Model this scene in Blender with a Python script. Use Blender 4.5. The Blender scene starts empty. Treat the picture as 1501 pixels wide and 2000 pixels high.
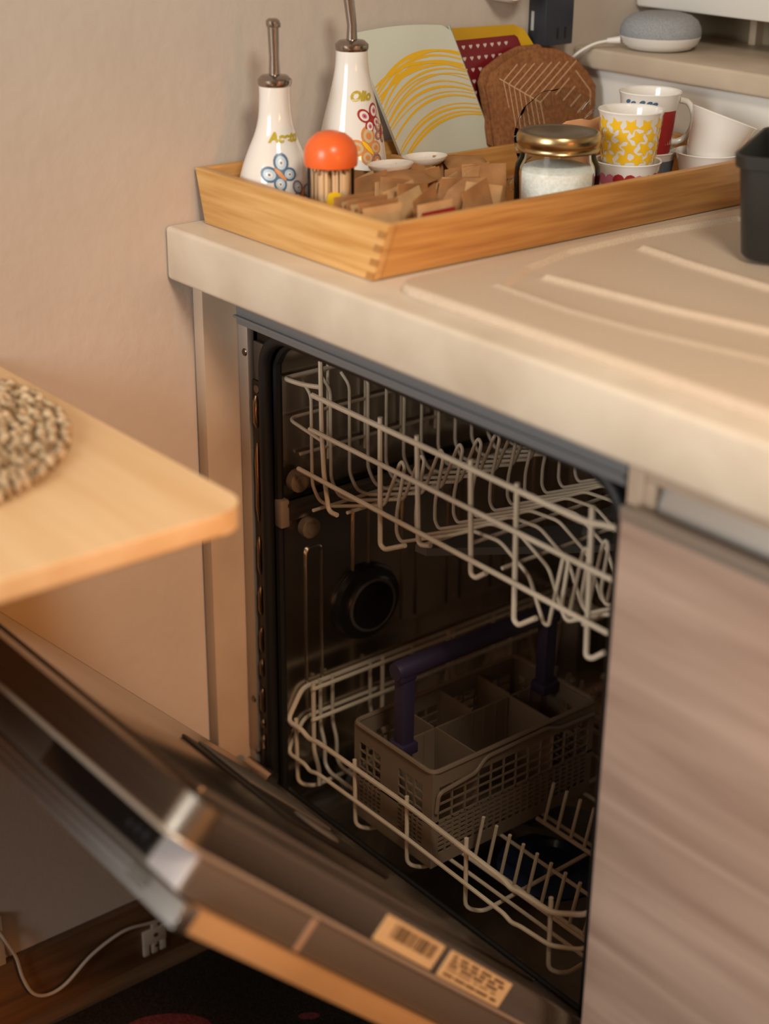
import bpy, bmesh, math, random
from mathutils import Vector, Matrix
random.seed(7)
scene = bpy.context.scene
COL = scene.collection
V = Vector

# ------------------------------------------------------------------ camera
cam_d = bpy.data.cameras.new('camera')
cam = bpy.data.objects.new('camera', cam_d)
COL.objects.link(cam)
Rt = ((0.62885867, 0.77745011, 0.01039706), (0.32103168, -0.24744851, -0.9141706), (-0.7081493, 0.57822189, -0.40519626))
cam.matrix_world = Matrix(((Rt[0][0], -Rt[1][0], -Rt[2][0], 1.41757464), (Rt[0][1], -Rt[1][1], -Rt[2][1], -0.85409968),
                           (Rt[0][2], -Rt[1][2], -Rt[2][2], 1.31946599), (0, 0, 0, 1)))
cam_d.sensor_fit = 'VERTICAL'
cam_d.sensor_height = 36.0
cam_d.lens = 3085.0 / 2000.0 * 36.0
cam_d.clip_start = 0.05
cam_d.dof.use_dof = True
cam_d.dof.focus_distance = 1.73
cam_d.dof.aperture_fstop = 2.4
scene.camera = cam

# ------------------------------------------------------------------ light
scene.view_settings.view_transform = 'Standard'
scene.view_settings.look = 'None'
scene.view_settings.gamma = 1.0
scene.view_settings.use_curve_mapping = False
scene.view_settings.exposure = 0.0
world = bpy.data.worlds.new('room_ambient')
scene.world = world
world.use_nodes = True
bg = world.node_tree.nodes['Background']
bg.inputs[0].default_value = (1.0, 0.55, 0.32, 1)
bg.inputs[1].default_value = 0.27


def area(name, loc, target, size, power, color, size_y=None):
    d = bpy.data.lights.new(name, 'AREA')
    d.shape = 'RECTANGLE' if size_y else 'SQUARE'
    d.size = size
    if size_y:
        d.size_y = size_y
    d.energy = power
    d.color = color
    o = bpy.data.objects.new(name, d)
    COL.objects.link(o)
    o.location = loc
    o.rotation_euler = (V(target) - V(loc)).to_track_quat('-Z', 'Y').to_euler()
    return o


def spot(name, loc, target, cone, power, color, radius=0.12):
    d = bpy.data.lights.new(name, 'SPOT')
    d.energy = power
    d.color = color
    d.spot_size = math.radians(cone)
    d.spot_blend = 1.0
    d.shadow_soft_size = radius
    o = bpy.data.objects.new(name, d)
    COL.objects.link(o)
    o.location = loc
    o.rotation_euler = (V(target) - V(loc)).to_track_quat('-Z', 'Y').to_euler()
    return o


# daylight from the kitchen window across the room, and the warm ceiling lamp
area('window_light', (0.85, -3.0, 1.75), (0.3, 0.1, 0.7), 1.1, 62, (0.96, 1.0, 0.97), 1.2)
area('ceiling_lamp_light', (1.6, -0.5, 2.15), (0.2, 0.0, 0.6), 0.35, 18.0, (1.0, 0.94, 0.78))
spot('side_lamp_light', (2.0, -0.12, 1.15), (0.0, -0.06, 0.34), 46, 66, (1.0, 0.37, 0.07))

H = 0.92          # worktop height


# ------------------------------------------------------------------ materials
def srgb(h):
    h = h.lstrip('#')
    c = [int(h[i:i + 2], 16) / 255 for i in (0, 2, 4)]
    return tuple((x / 12.92 if x <= 0.04045 else ((x + 0.055) / 1.055) ** 2.4) for x in c) + (1.0,)


MATS = {}


def mat(name, color, rough=0.5, metal=0.0, spec=0.5, trans=0.0, ior=1.45, coat=0.0, color2=None, scale=(1, 1, 1), nscale=5.0,
        detail=4.0, bump=0.0, bscale=None, bdist=0.002, lo=0.35, hi=0.65, distort=0.0, rough2=None, sss=0.0, emit=None):
    if name in MATS:
        return MATS[name]
    m = bpy.data.materials.new(name)
    m.use_nodes = True
    nt = m.node_tree
    b = nt.nodes['Principled BSDF']
    c = srgb(color)
    b.inputs['Base Color'].default_value = c
    b.inputs['Roughness'].default_value = rough
    b.inputs['Metallic'].default_value = metal
    b.inputs['Specular IOR Level'].default_value = spec
    b.inputs['Transmission Weight'].default_value = trans
    b.inputs['IOR'].default_value = ior
    b.inputs['Coat Weight'].default_value = coat
    if sss:
        b.inputs['Subsurface Weight'].default_value = sss
        b.inputs['Subsurface Radius'].default_value = (0.01, 0.006, 0.004)
    if color2 or bump or rough2 is not None:
        tc = nt.nodes.new('ShaderNodeTexCoord')
        mp = nt.nodes.new('ShaderNodeMapping')
        mp.inputs['Scale'].default_value = scale
        nt.links.new(tc.outputs['Object'], mp.inputs[0])
        nz = nt.nodes.new('ShaderNodeTexNoise')
        nz.inputs['Scale'].default_value = nscale
        nz.inputs['Detail'].default_value = detail
        nz.inputs['Distortion'].default_value = distort
        nt.links.new(mp.outputs[0], nz.inputs['Vector'])
        if color2:
            rp = nt.nodes.new('ShaderNodeValToRGB')
            rp.color_ramp.elements[0].position = lo
            rp.color_ramp.elements[1].position = hi
            rp.color_ramp.elements[0].color = c
            rp.color_ramp.elements[1].color = srgb(color2)
            nt.links.new(nz.outputs[0], rp.inputs[0])
            nt.links.new(rp.outputs[0], b.inputs['Base Color'])
        if rough2 is not None:
            mr = nt.nodes.new('ShaderNodeMapRange')
            mr.inputs[3].default_value = rough
            mr.inputs[4].default_value = rough2
            nt.links.new(nz.outputs[0], mr.inputs[0])
            nt.links.new(mr.outputs[0], b.inputs['Roughness'])
        if bump:
            n2 = nt.nodes.new('ShaderNodeTexNoise')
            n2.inputs['Scale'].default_value = bscale or nscale
            n2.inputs['Detail'].default_value = 4
            nt.links.new(mp.outputs[0], n2.inputs['Vector'])
            bp = nt.nodes.new('ShaderNodeBump')
            bp.inputs['Strength'].default_value = bump
            bp.inputs['Distance'].default_value = bdist
            nt.links.new(n2.outputs[0], bp.inputs['Height'])
            nt.links.new(bp.outputs[0], b.inputs['Normal'])
    MATS[name] = m
    return m


M_wall = mat('wall_paint', '#BEB1A6', 0.85, spec=0.2, color2='#C6BAAF', nscale=3, bump=0.25, bscale=55, bdist=0.003)
M_white = mat('white_paint', '#DAD6D0', 0.5)
M_floor = mat('floor_wood', '#5C4431', 0.5, color2='#73573D', scale=(14, 1.2, 1), nscale=4, bump=0.1, bdist=0.001)
M_base = mat('baseboard_wood', '#58422F', 0.5, color2='#775A3F', scale=(1, 1.5, 22), nscale=3)
M_rug = mat('rug_black', '#29221E', 0.95, spec=0.1, color2='#3B322B', nscale=300, bump=0.6, bscale=500, bdist=0.003)
M_rugred = mat('rug_red', '#5E2A28', 0.95, spec=0.1, color2='#73393A', nscale=300, bump=0.6, bscale=500, bdist=0.003)
M_top = mat('worktop_laminate', '#C8B7A2', 0.42, color2='#DDCFBC', nscale=9, detail=8, lo=0.3, hi=0.62, distort=0.4)
M_sink = mat('granite_sink', '#BCA791', 0.55, color2='#D3C0AB', nscale=900, detail=2, lo=0.35, hi=0.6)
M_panel = mat('melamine_panel', '#B09A85', 0.5, color2='#BEA994', nscale=8)
M_door = mat('cabinet_wood', '#957A6B', 0.55, color2='#B79D8D', scale=(0.9, 12, 11), nscale=3.0, detail=6, lo=0.28, hi=0.74, distort=0.6)
M_alu = mat('aluminium', '#B8B6B4', 0.3, metal=1.0, scale=(1, 60, 60), nscale=8, rough2=0.42)
M_steel = mat('stainless_steel', '#C4BBB0', 0.16, metal=1.0, scale=(1, 1, 1), nscale=14, rough2=0.30, bump=0.05, bscale=6, bdist=0.004)
M_steel_b = mat('brushed_steel', '#9B9186', 0.22, metal=1.0, scale=(1, 60, 60), nscale=6, rough2=0.34)
M_flange = mat('flange_metal', '#B5A89B', 0.4, metal=0.6)
M_greytrim = mat('grey_plastic_trim', '#6E6E70', 0.5)
M_grey = mat('grey_plastic', '#57534E', 0.5)
M_dark = mat('dark_plastic', '#1D1A18', 0.35)
M_seal = mat('rubber_seal', '#0E0D0D', 0.55)
M_black = mat('gloss_black', '#100E0E', 0.22, coat=0.2)
M_wire = mat('coated_wire', '#BCAB94', 0.38, color2='#C9B9A4', nscale=20)
M_basket = mat('basket_plastic', '#786654', 0.45)
M_purple = mat('purple_plastic', '#33293F', 0.5)
M_blue = mat('blue_plastic', '#3F5670', 0.3)
M_doorwood = mat('panel_edge_wood', '#98774F', 0.55, color2='#AA8860', scale=(12, 1.2, 1.2), nscale=4)
M_tab = mat('table_beech', '#E0B988', 0.42, color2='#EDCB9F', scale=(1.2, 14, 10), nscale=2.2, detail=5)
M_mat = mat('woven_straw', '#8C7050', 0.9, spec=0.1, color2='#C9B191', nscale=75, lo=0.4, hi=0.6)
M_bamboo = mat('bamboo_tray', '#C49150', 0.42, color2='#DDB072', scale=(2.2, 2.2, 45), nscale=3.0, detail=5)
M_bamboo_shade = mat('bamboo_tray_shade', '#B27A3E', 0.42, color2='#CF9A58', scale=(2.2, 2.2, 45), nscale=3.0, detail=5)  # darker copy of the same bamboo, shade of the long sides in its colour
M_cer = mat('white_ceramic', '#E7E2DC', 0.12, coat=0.5)
M_chrome = mat('chrome_spout', '#A89F98', 0.22, metal=1.0)
M_orange = mat('orange_cap', '#EC6A32', 0.28, sss=0.05)
M_clear = mat('clear_plastic', '#FAF8F5', 0.05, trans=1.0, ior=1.12)
M_glass = mat('clear_glass', '#EFF3F2', 0.03, trans=1.0, ior=1.45)


def clear_mat(name, tint, refl=0.22):
    m = bpy.data.materials.new(name)
    m.use_nodes = True
    nt = m.node_tree
    nt.nodes.remove(nt.nodes['Principled BSDF'])
    out = nt.nodes['Material Output']
    tr_ = nt.nodes.new('ShaderNodeBsdfTransparent')
    tr_.inputs[0].default_value = tint
    gl_ = nt.nodes.new('ShaderNodeBsdfGlossy')
    gl_.inputs['Roughness'].default_value = 0.04
    lw = nt.nodes.new('ShaderNodeLayerWeight')
    lw.inputs[0].default_value = refl
    mx = nt.nodes.new('ShaderNodeMixShader')
    nt.links.new(lw.outputs['Fresnel'], mx.inputs[0])
    nt.links.new(tr_.outputs[0], mx.inputs[1])
    nt.links.new(gl_.outputs[0], mx.inputs[2])
    nt.links.new(mx.outputs[0], out.inputs[0])
    return m


M_clear = clear_mat('clear_plastic_thin', (0.97, 0.96, 0.95, 1), 0.14)
M_glass = clear_mat('clear_glass_thin', (0.96, 0.97, 0.96, 1), 0.12)
M_dish = clear_mat('thick_glass', (0.92, 0.94, 0.95, 1), 0.16)
M_pick = mat('toothpick_wood', '#EBCDA4', 0.7)
M_yellow = mat('yellow_print', '#F0BE24', 0.3)
M_yellow_t = mat('gold_lettering', '#B9A31E', 0.3)
M_kraft = mat('kraft_paper', '#94673F', 0.75, color2='#B28253', nscale=30, bump=0.3, bscale=120, bdist=0.001)
M_kraft2 = mat('kraft_paper_pale', '#BF9465', 0.75, color2='#D3AC7D', nscale=30, bump=0.3, bscale=120, bdist=0.001)
M_red = mat('red_print', '#A32A2B', 0.35)
M_pink = mat('pink_print', '#C77089', 0.35)
M_slate = mat('slate_print', '#5C6670', 0.3)
M_bluep = mat('blue_print', '#4E6A86', 0.3)
M_bluel = mat('pale_blue_print', '#B5C8D6', 0.3)
M_orangep = mat('orange_print', '#D38A4E', 0.3)
M_mauve = mat('mauve_print', '#8B7380', 0.3)
M_sugar = mat('sugar', '#F2EDE4', 0.9, bump=0.5, bscale=900, bdist=0.002, color2='#FFFFFF', nscale=300)
M_gold = mat('gold_lid', '#B59C72', 0.28, metal=1.0)
M_lidtop = mat('lid_top', '#8F8676', 0.35, metal=0.9)
M_cork = mat('cork', '#85573A', 0.9, spec=0.1, color2='#9C6A45', nscale=220, detail=3, bump=0.4, bscale=220, bdist=0.002)
M_corkline = mat('cork_line_print', '#D8B08A', 0.8)
M_peach = mat('peach_wood', '#C98F63', 0.6, color2='#D8A277', nscale=20)
M_board = mat('frosted_glass_board', '#D3D7CA', 0.22, coat=0.3)
M_boardedge = mat('board_edge', '#A9B7A6', 0.15, coat=0.4)
M_trayred = mat('tray_red', '#7C1C24', 0.35)
M_trayyel = mat('tray_yellow', '#D3A41C', 0.35)
M_heart = mat('tray_heart_print', '#D9C6BE', 0.4)
M_adapt = mat('navy_plastic', '#2B2F38', 0.4)
M_ledge = mat('ledge_laminate', '#BBAA96', 0.42, color2='#CBBBA7', nscale=11, detail=8, distort=0.4)
M_olive = mat('recess_paint', '#7E7058', 0.6, color2='#877961', nscale=4)
M_fabric = mat('speaker_fabric', '#86888B', 0.95, spec=0.1, color2='#9A9C9F', nscale=700, detail=1, bump=0.5, bscale=600, bdist=0.001)
M_whitepl = mat('white_plastic', '#DEDAD4', 0.4)
M_tubblk = mat('black_tub', '#262625', 0.4)
M_cord = mat('cord_white', '#B9AFA2', 0.5)
M_sticker = mat('sticker_paper', '#C7B491', 0.6)
M_ink = mat('sticker_ink', '#4B3A2B', 0.7)
M_screw = mat('screw_metal', '#7D7268', 0.3, metal=1.0)


# ------------------------------------------------------------------ mesh helpers
def fillet(pts, r, seg=4):
    pts = [V(p) for p in pts]
    out = [pts[0]]
    for i in range(1, len(pts) - 1):
        a, b, c = pts[i - 1], pts[i], pts[i + 1]
        d1, d2 = a - b, c - b
        k = min(r, d1.length * 0.48, d2.length * 0.48)
        p, q = b + d1.normalized() * k, b + d2.normalized() * k
        for s in range(seg + 1):
            t = s / seg
            out.append(p * (1 - t) ** 2 + b * 2 * t * (1 - t) + q * t * t)
    out.append(pts[-1])
    res = [out[0]]
    for p in out[1:]:
        if (p - res[-1]).length > 1e-5:
            res.append(p)
    return res


class MB:
    def __init__(self):
        self.bm = bmesh.new()

    def face(self, vs):
        try:
            return self.bm.faces.new(vs)
        except ValueError:
            return None

    def hexa(self, p):
        v = [self.bm.verts.new(q) for q in p]
        for f in ((0, 3, 2, 1), (4, 5, 6, 7), (0, 1, 5, 4), (1, 2, 6, 5), (2, 3, 7, 6), (3, 0, 4, 7)):
            self.face([v[i] for i in f])
        return v

    def box(self, x0, x1, y0, y1, z0, z1, bev=0.0, seg=2, fn=None):
        p = [(x0, y0, z0), (x1, y0, z0), (x1, y1, z0), (x0, y1, z0), (x0, y0, z1), (x1, y0, z1), (x1, y1, z1), (x0, y1, z1)]
        if fn:
            p = [fn(*q) for q in p]
        v = self.hexa(p)
        if bev:
            es = set()
            for a in v:
                for e in a.link_edges:
                    es.add(e)
            bmesh.ops.bevel(self.bm, geom=list(es), offset=bev, segments=seg, profile=0.5, affect='EDGES')
        return self

    def tube(self, pts, r, n=8, closed=False, taper=None):
        pts = [V(p) for p in pts]
        N = len(pts)
        tang = []
        for i in range(N):
            if closed:
                t = pts[(i + 1) % N] - pts[i - 1]
            else:
                t = pts[min(i + 1, N - 1)] - pts[max(i - 1, 0)]
            tang.append(t.normalized())
        up = V((0, 0, 1)) if abs(tang[0].z) < 0.9 else V((1, 0, 0))
        nrm = (up - tang[0] * up.dot(tang[0])).normalized()
        rings = []
        for i in range(N):
            nrm = (nrm - tang[i] * nrm.dot(tang[i]))
            if nrm.length < 1e-6:
                nrm = tang[i].orthogonal()
            nrm.normalize()
            bi = tang[i].cross(nrm)
            rr = r if taper is None else taper[i]
            rings.append([self.bm.verts.new(pts[i] + (nrm * math.cos(2 * math.pi * k / n) + bi * math.sin(2 * math.pi * k / n)) * rr) for k in range(n)])
        for i in range(N - (0 if closed else 1)):
            a, b = rings[i], rings[(i + 1) % N]
            for k in range(n):
                self.face([a[k], a[(k + 1) % n], b[(k + 1) % n], b[k]])
        if not closed:
            self.face(rings[0][::-1])
            self.face(rings[-1])
        return self

    def lathe(self, prof, c=(0, 0, 0), n=40, fn=None):
        rings = []
        for (r, z) in prof:
            if r < 1e-6:
                p = V((c[0], c[1], c[2] + z))
                rings.append([self.bm.verts.new(fn(p) if fn else p)])
            else:
                ring = []
                for k in range(n):
                    a = 2 * math.pi * k / n
                    p = V((c[0] + r * math.cos(a), c[1] + r * math.sin(a), c[2] + z))
                    ring.append(self.bm.verts.new(fn(p) if fn else p))
                rings.append(ring)
        for a, b in zip(rings, rings[1:]):
            if len(a) == 1 and len(b) == 1:
                continue
            for k in range(n):
                k2 = (k + 1) % n
                if len(a) == 1:
                    self.face([a[0], b[k2], b[k]])
                elif len(b) == 1:
                    self.face([a[k], a[k2], b[0]])
                else:
                    self.face([a[k], a[k2], b[k2], b[k]])
        return self

    def disc(self, poly, fn, rings=(0.0, 0.35, 0.7, 1.0)):
        """flat print: poly is a list of 2D points around their middle, fn maps 2D to 3D"""
        cx = sum(p[0] for p in poly) / len(poly)
        cy = sum(p[1] for p in poly) / len(poly)
        prev = [self.bm.verts.new(fn(cx, cy))]
        n = len(poly)
        for t in rings[1:]:
            cur = [self.bm.verts.new(fn(cx + (p[0] - cx) * t, cy + (p[1] - cy) * t)) for p in poly]
            for k in range(n):
                k2 = (k + 1) % n
                if len(prev) == 1:
                    self.face([prev[0], cur[k], cur[k2]])
                else:
                    self.face([prev[k], cur[k], cur[k2], prev[k2]])
            prev = cur
        return self

    def strip(self, pts2, w, fn):
        """flat printed stroke along a 2D polyline"""
        L, Rr = [], []
        for i, p in enumerate(pts2):
            a = pts2[max(i - 1, 0)]
            b = pts2[min(i + 1, len(pts2) - 1)]
            dx, dy = b[0] - a[0], b[1] - a[1]
            l = math.hypot(dx, dy) or 1
            ww = w(i / (len(pts2) - 1)) if callable(w) else w
            nx, ny = -dy / l * ww / 2, dx / l * ww / 2
            L.append(self.bm.verts.new(fn(p[0] + nx, p[1] + ny)))
            Rr.append(self.bm.verts.new(fn(p[0] - nx, p[1] - ny)))
        for i in range(len(pts2) - 1):
            self.face([L[i], L[i + 1], Rr[i + 1], Rr[i]])
        return self

    def prism(self, poly, f0, f1):
        a = [self.bm.verts.new(f0(*p)) for p in poly]
        b = [self.bm.verts.new(f1(*p)) for p in poly]
        n = len(poly)
        self.face(a[::-1])
        self.face(b)
        for k in range(n):
            k2 = (k + 1) % n
            self.face([a[k], a[k2], b[k2], b[k]])
        return self

    def build(self, name, m, parent=None, sharp=40, recalc=True):
        if recalc:
            bmesh.ops.recalc_face_normals(self.bm, faces=self.bm.faces[:])
        me = bpy.data.meshes.new(name)
        self.bm.to_mesh(me)
        self.bm.free()
        for p in me.polygons:
            p.use_smooth = True
        me.set_sharp_from_angle(angle=math.radians(sharp))
        me.materials.append(m)
        o = bpy.data.objects.new(name, me)
        COL.objects.link(o)
        if parent:
            o.parent = parent
            loc = parent.location if parent.type == 'EMPTY' else V((0, 0, 0))
            o.matrix_parent_inverse = Matrix.Translation(-loc)
        return o


def tag(o, label, cat, group=None, kind=None):
    o['label'] = label
    o['category'] = cat
    if group:
        o['group'] = group
    if kind:
        o['kind'] = kind
    return o


def thing(name, label, cat, loc=(0, 0, 0), group=None):
    o = bpy.data.objects.new(name, None)
    o.empty_display_size = 0.05
    COL.objects.link(o)
    o.location = loc
    return tag(o, label, cat, group)


def struct(o, label=None):
    o['kind'] = 'structure'
    if label:
        o['label'] = label
    return o


def wire(name, pts, r, parent, m=None, fr=0.012, n=8, closed=False):
    return MB().tube(fillet(pts, fr) if fr else pts, r, n, closed).build(name, m or M_wire, parent)


# ------------------------------------------------------------------ the room
struct(MB().box(-0.1, 0.0, -3.2, 0.95, -0.02, 2.5).build('wall_left', M_wall), 'beige plastered side wall left of the worktop')
BW = 0.61          # back of the worktop
struct(MB().box(0.0, 3.0, BW, 0.95, -0.02, 1.034).build('wall_back', M_white), 'white wall below the back ledge')
struct(MB().box(0.0, 3.0, 0.80, 0.95, 1.034, 2.5).build('wall_back_recess', M_olive), 'olive brown wall of the recess behind the ledge')
struct(MB().box(-0.1, 3.0, -3.2, 0.95, -0.06, 0.0).build('floor', M_floor), 'brown wooden floor')
struct(MB().box(0.0, 0.012, -3.2, 0.02, 0.0, 0.092, 0.002).build('baseboard_left', M_base), 'brown wooden baseboard along the side wall')
led = struct(MB().box(0.0, 3.0, 0.595, 0.80, 1.034, 1.059, 0.004, 3).build('trim_1', M_ledge), 'beige laminate ledge above the worktop')
fr = MB()
fr.box(0.118, 0.128, 0.785, 0.80, 1.059, 1.4)
struct(fr.build('trim_2', M_panel))
struct(MB().box(0.232, 0.240, 0.785, 0.80, 1.059, 1.4).build('trim_3', M_grey))
wb = MB().box(-0.0 + 0.002, 3.0, 0.70, 0.785, 1.099, 1.16, 0.004)
tag(wb.build('shelf_board', M_white), 'white board running above the grey round speaker', 'shelf')

# ------------------------------------------------------------------ worktop
tag(MB().box(0.001, 2.4, 0.0, BW - 0.001, H - 0.058, H, 0.005, 3).build('worktop', M_top), 'pale beige laminate worktop with a thick rounded front edge', 'worktop')


# drainer sink as one moulded slab
def sink():
    x0, x1, y0, y1 = 0.332, 1.30, 0.034, 0.545
    nx, ny = 380, 230
    zt = H + 0.009

    def seg(p, a, b):
        ax, ay = a
        bx_, by = b
        t = ((p[0] - ax) * (bx_ - ax) + (p[1] - ay) * (by - ay)) / ((bx_ - ax) ** 2 + (by - ay) ** 2)
        t = max(0, min(1, t))
        return math.hypot(p[0] - ax - (bx_ - ax) * t, p[1] - ay - (by - ay) * t)
    front = [(0.405, 0.103), (0.50, 0.098), (0.576, 0.104), (0.69, 0.126), (0.80, 0.135), (1.25, 0.135)]
    left = [(0.405, 0.103), (0.37, 0.17), (0.350, 0.243), (0.346, 0.359), (0.358, 0.493), (0.40, 0.515), (1.25, 0.515)]
    ridges = [[(0.405, 0.165), (0.54, 0.178), (0.64, 0.197), (0.80, 0.21)], [(0.385, 0.318), (0.46, 0.308), (0.55, 0.303), (0.80, 0.30)],
              [(0.40, 0.245), (0.405, 0.245)]]

    def fy(x):
        for a, b in zip(front, front[1:]):
            if a[0] <= x <= b[0]:
                return a[1] + (b[1] - a[1]) * (x - a[0]) / (b[0] - a[0])
        return 1e9

    def lx(y):
        for a, b in zip(left[:5], left[1:5]):
            if a[1] <= y <= b[1]:
                return a[0] + (b[0] - a[0]) * (y - a[1]) / (b[1] - a[1])
        return 1e9

    def hgt(x, y):
        h = 0.0
        inside = y < 0.51 and x < 1.25 and x > lx(min(max(y, 0.1031), 0.492)) and (x > 0.576 and y > fy(x) or x <= 0.576 and y > (fy(x) if x > 0.405 else 1e9) or (x <= 0.405 and y > 0.104))
        dl = min(seg((x, y), a, b) for a, b in zip(left, left[1:]))
        df = min(seg((x, y), a, b) for a, b in zip(front, front[1:]))
        d = min(dl, df)
        if inside:
            t = min(1, d / 0.007)
            h -= 0.0045 * t * t * (3 - 2 * t)
        h += 0.0022 * math.exp(-(df / 0.0045) ** 2)
        for rd in ridges[:2]:
            dr = min(seg((x, y), a, b) for a, b in zip(rd, rd[1:]))
            h += 0.0050 * math.exp(-(dr / 0.0050) ** 2)
        e = min(x - x0, y - y0, y1 - y)
        r = 0.006
        if e < r:
            h -= r - math.sqrt(max(0, r * r - (r - e) ** 2))
        return h
    b = MB()
    g = []
    xs = [x0 + (0.86 - x0) * i / (nx - 30) for i in range(nx - 30)] + [0.86 + (x1 - 0.86) * i / 29 for i in range(30)]
    rc = 0.03
    for j in range(ny + 1):
        y = y0 + (y1 - y0) * j / ny
        row = []
        for x in xs:
            # rounded corners: slide the left border inwards
            off = 0
            dy = min(y - y0, y1 - y)
            if dy < rc:
                off = rc - math.sqrt(max(0, rc * rc - (rc - dy) ** 2))
            xx = x0 + off + (x - x0) * (x1 - x0 - off) / (x1 - x0)
            h = hgt(xx, y)
            e = xx - x0 - off
            if e < 0.004:
                h = min(h, -0.004 + e)
            row.append(b.bm.verts.new((xx, y, zt + h)))
        g.append(row)
    for j in range(ny):
        for i in range(len(xs) - 1):
            b.face([g[j][i], g[j][i + 1], g[j + 1][i + 1], g[j + 1][i]])
    loop = [r for r in g[0]] + [g[j][-1] for j in range(1, ny + 1)] + [r for r in g[ny][-2::-1]] + [g[j][0] for j in range(ny - 1, 0, -1)]
    bot = [b.bm.verts.new((v.co.x, v.co.y, H + 0.0003)) for v in loop]
    for k in range(len(loop)):
        k2 = (k + 1) % len(loop)
        b.face([loop[k], loop[k2], bot[k2], bot[k]])
    return tag(b.build('drainer_sink', M_sink, sharp=60), 'beige granite sink drainer with raised ridges on the worktop', 'sink')


sink()

# ------------------------------------------------------------------ end panel, base cabinet
tag(MB().box(0.003, 0.0215, 0.030, 0.60, 0.0, H - 0.0582, 0.001).build('end_panel', M_panel), 'narrow beige end panel between wall and dishwasher', 'panel')
cab = thing('base_cabinet', 'wood-grain base cabinet right of the open dishwasher', 'cabinet', (0.9, 0.3, 0))
MB().box(0.6175, 0.636, 0.056, 0.60, 0.10, H - 0.0582, 0.0008).build('side_panel', M_panel, cab)
MB().box(0.636, 1.40, 0.075, 0.60, 0.10, 0.118).build('bottom_panel', M_panel, cab)
MB().box(0.636, 1.40, 0.585, 0.60, 0.118, H - 0.0582).build('back_panel', M_panel, cab)
MB().box(0.632, 1.40, 0.034, 0.0545, 0.10, 0.797, 0.0012).build('door', M_door, cab)
MB().box(0.632, 1.40, 0.0325, 0.0430, 0.7972, 0.8095, 0.0010).build('door_edge', M_flange, cab)
tr_l = MB()
tr_l.box(0.6365, 1.40, 0.0560, 0.0740, 0.8265, H - 0.0585, 0.001)
tr_l.build('top_rail', M_panel, cab)
MB().box(0.6365, 0.6485, 0.0560, 0.0740, 0.797, 0.8263, 0.001).build('rail_end', M_panel, cab)
gp = MB()
gp.hexa([(0.6490, 0.0560, 0.797), (1.40, 0.0560, 0.797), (1.40, 0.0600, 0.797), (0.6490, 0.0600, 0.797), (0.6490, 0.0660, 0.8262), (1.40, 0.0660, 0.8262), (1.40, 0.0700, 0.8262), (0.6490, 0.0700, 0.8262)])
gp.build('handle_profile', M_alu, cab)
MB().box(0.65, 1.40, 0.10, 0.118, 0.0, 0.0995).build('plinth', M_panel, cab)

# ------------------------------------------------------------------ dishwasher
dw = thing('dishwasher', 'built-in dishwasher with its door hanging half open', 'dishwasher', (0.318, 0.33, 0))
DX0, DX1 = 0.0225, 0.6165
YF = 0.080
TX0, TX1, TZ0, TZ1, TR = 0.067, 0.594, 0.168, 0.803, 0.045


def rrect(x0, x1, z0, z1, r, n=8):
    pts = []
    for (cx, cz, a0) in ((x1 - r, z1 - r, 0), (x0 + r, z1 - r, 90), (x0 + r, z0 + r, 180), (x1 - r, z0 + r, 270)):
        for k in range(n + 1):
            a = math.radians(a0 + 90 * k / n)
            pts.append((cx + r * math.cos(a), cz + r * math.sin(a)))
    return pts


tb = MB()
inner = rrect(TX0, TX1, TZ0, TZ1, TR)
back = rrect(TX0 + 0.02, TX1 - 0.02, TZ0 + 0.02, TZ1 - 0.02, TR - 0.02)
ly = [YF + 0.006, 0.2, 0.32, 0.44, 0.565]
rings = [[tb.bm.verts.new((x, y, z)) for x, z in inner] for y in ly]
rings.append([tb.bm.verts.new((x, 0.582, z)) for x, z in back])
for a, b_ in zip(rings, rings[1:]):
    for k in range(len(a)):
        k2 = (k + 1) % len(a)
        tb.face([a[k], a[k2], b_[k2], b_[k]])
tb.face(rings[-1])
tub = tb.build('tub', M_steel, dw, recalc=False)
# casing with the front opening
cs = MB()
cs.box(DX0 + 0.001, DX0 + 0.003, YF + 0.012, 0.596, 0.10, 0.86)
cs.box(DX1 - 0.003, DX1 - 0.001, YF + 0.012, 0.596, 0.10, 0.86)
cs.box(DX0 + 0.003, DX1 - 0.003, YF + 0.012, 0.596, 0.855, 0.86)
cs.box(DX0 + 0.003, DX1 - 0.003, 0.592, 0.596, 0.10, 0.855)
cs.box(DX0 + 0.003, DX1 - 0.003, YF + 0.03, 0.592, 0.03, 0.10)
cs.build('casing', M_grey, dw)
# front ring between casing and tub opening
fg = MB()
n = len(inner)
outer = []
for x, z in inner:
    dx, dz = x - (TX0 + TX1) / 2, z - (TZ0 + TZ1) / 2
    s = 1e9
    if abs(dx) > 1e-6:
        s = min(s, (0.2745 if dx > 0 else 0.2855) / abs(dx))
    if abs(dz) > 1e-6:
        s = min(s, (0.345) / abs(dz))
    outer.append(((TX0 + TX1) / 2 + dx * s, (TZ0 + TZ1) / 2 + dz * s))
vo = [fg.bm.verts.new((x, YF + 0.004, z)) for x, z in outer]
vi = [fg.bm.verts.new((x, YF + 0.004, z)) for x, z in inner]
vb = [fg.bm.verts.new((x, YF + 0.014, z)) for x, z in inner]
vc = [fg.bm.verts.new((x, YF + 0.014, z)) for x, z in outer]
for k in range(n):
    k2 = (k + 1) % n
    fg.face([vo[k], vo[k2], vi[k2], vi[k]])
    fg.face([vi[k], vi[k2], vb[k2], vb[k]])
    fg.face([vb[k], vb[k2], vc[k2], vc[k]])
    fg.face([vc[k], vc[k2], vo[k2], vo[k]])
fg.build('front_frame', mat('frame_steel', '#3A332C', 0.3, metal=0.85, nscale=40, rough2=0.5), dw)
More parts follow.
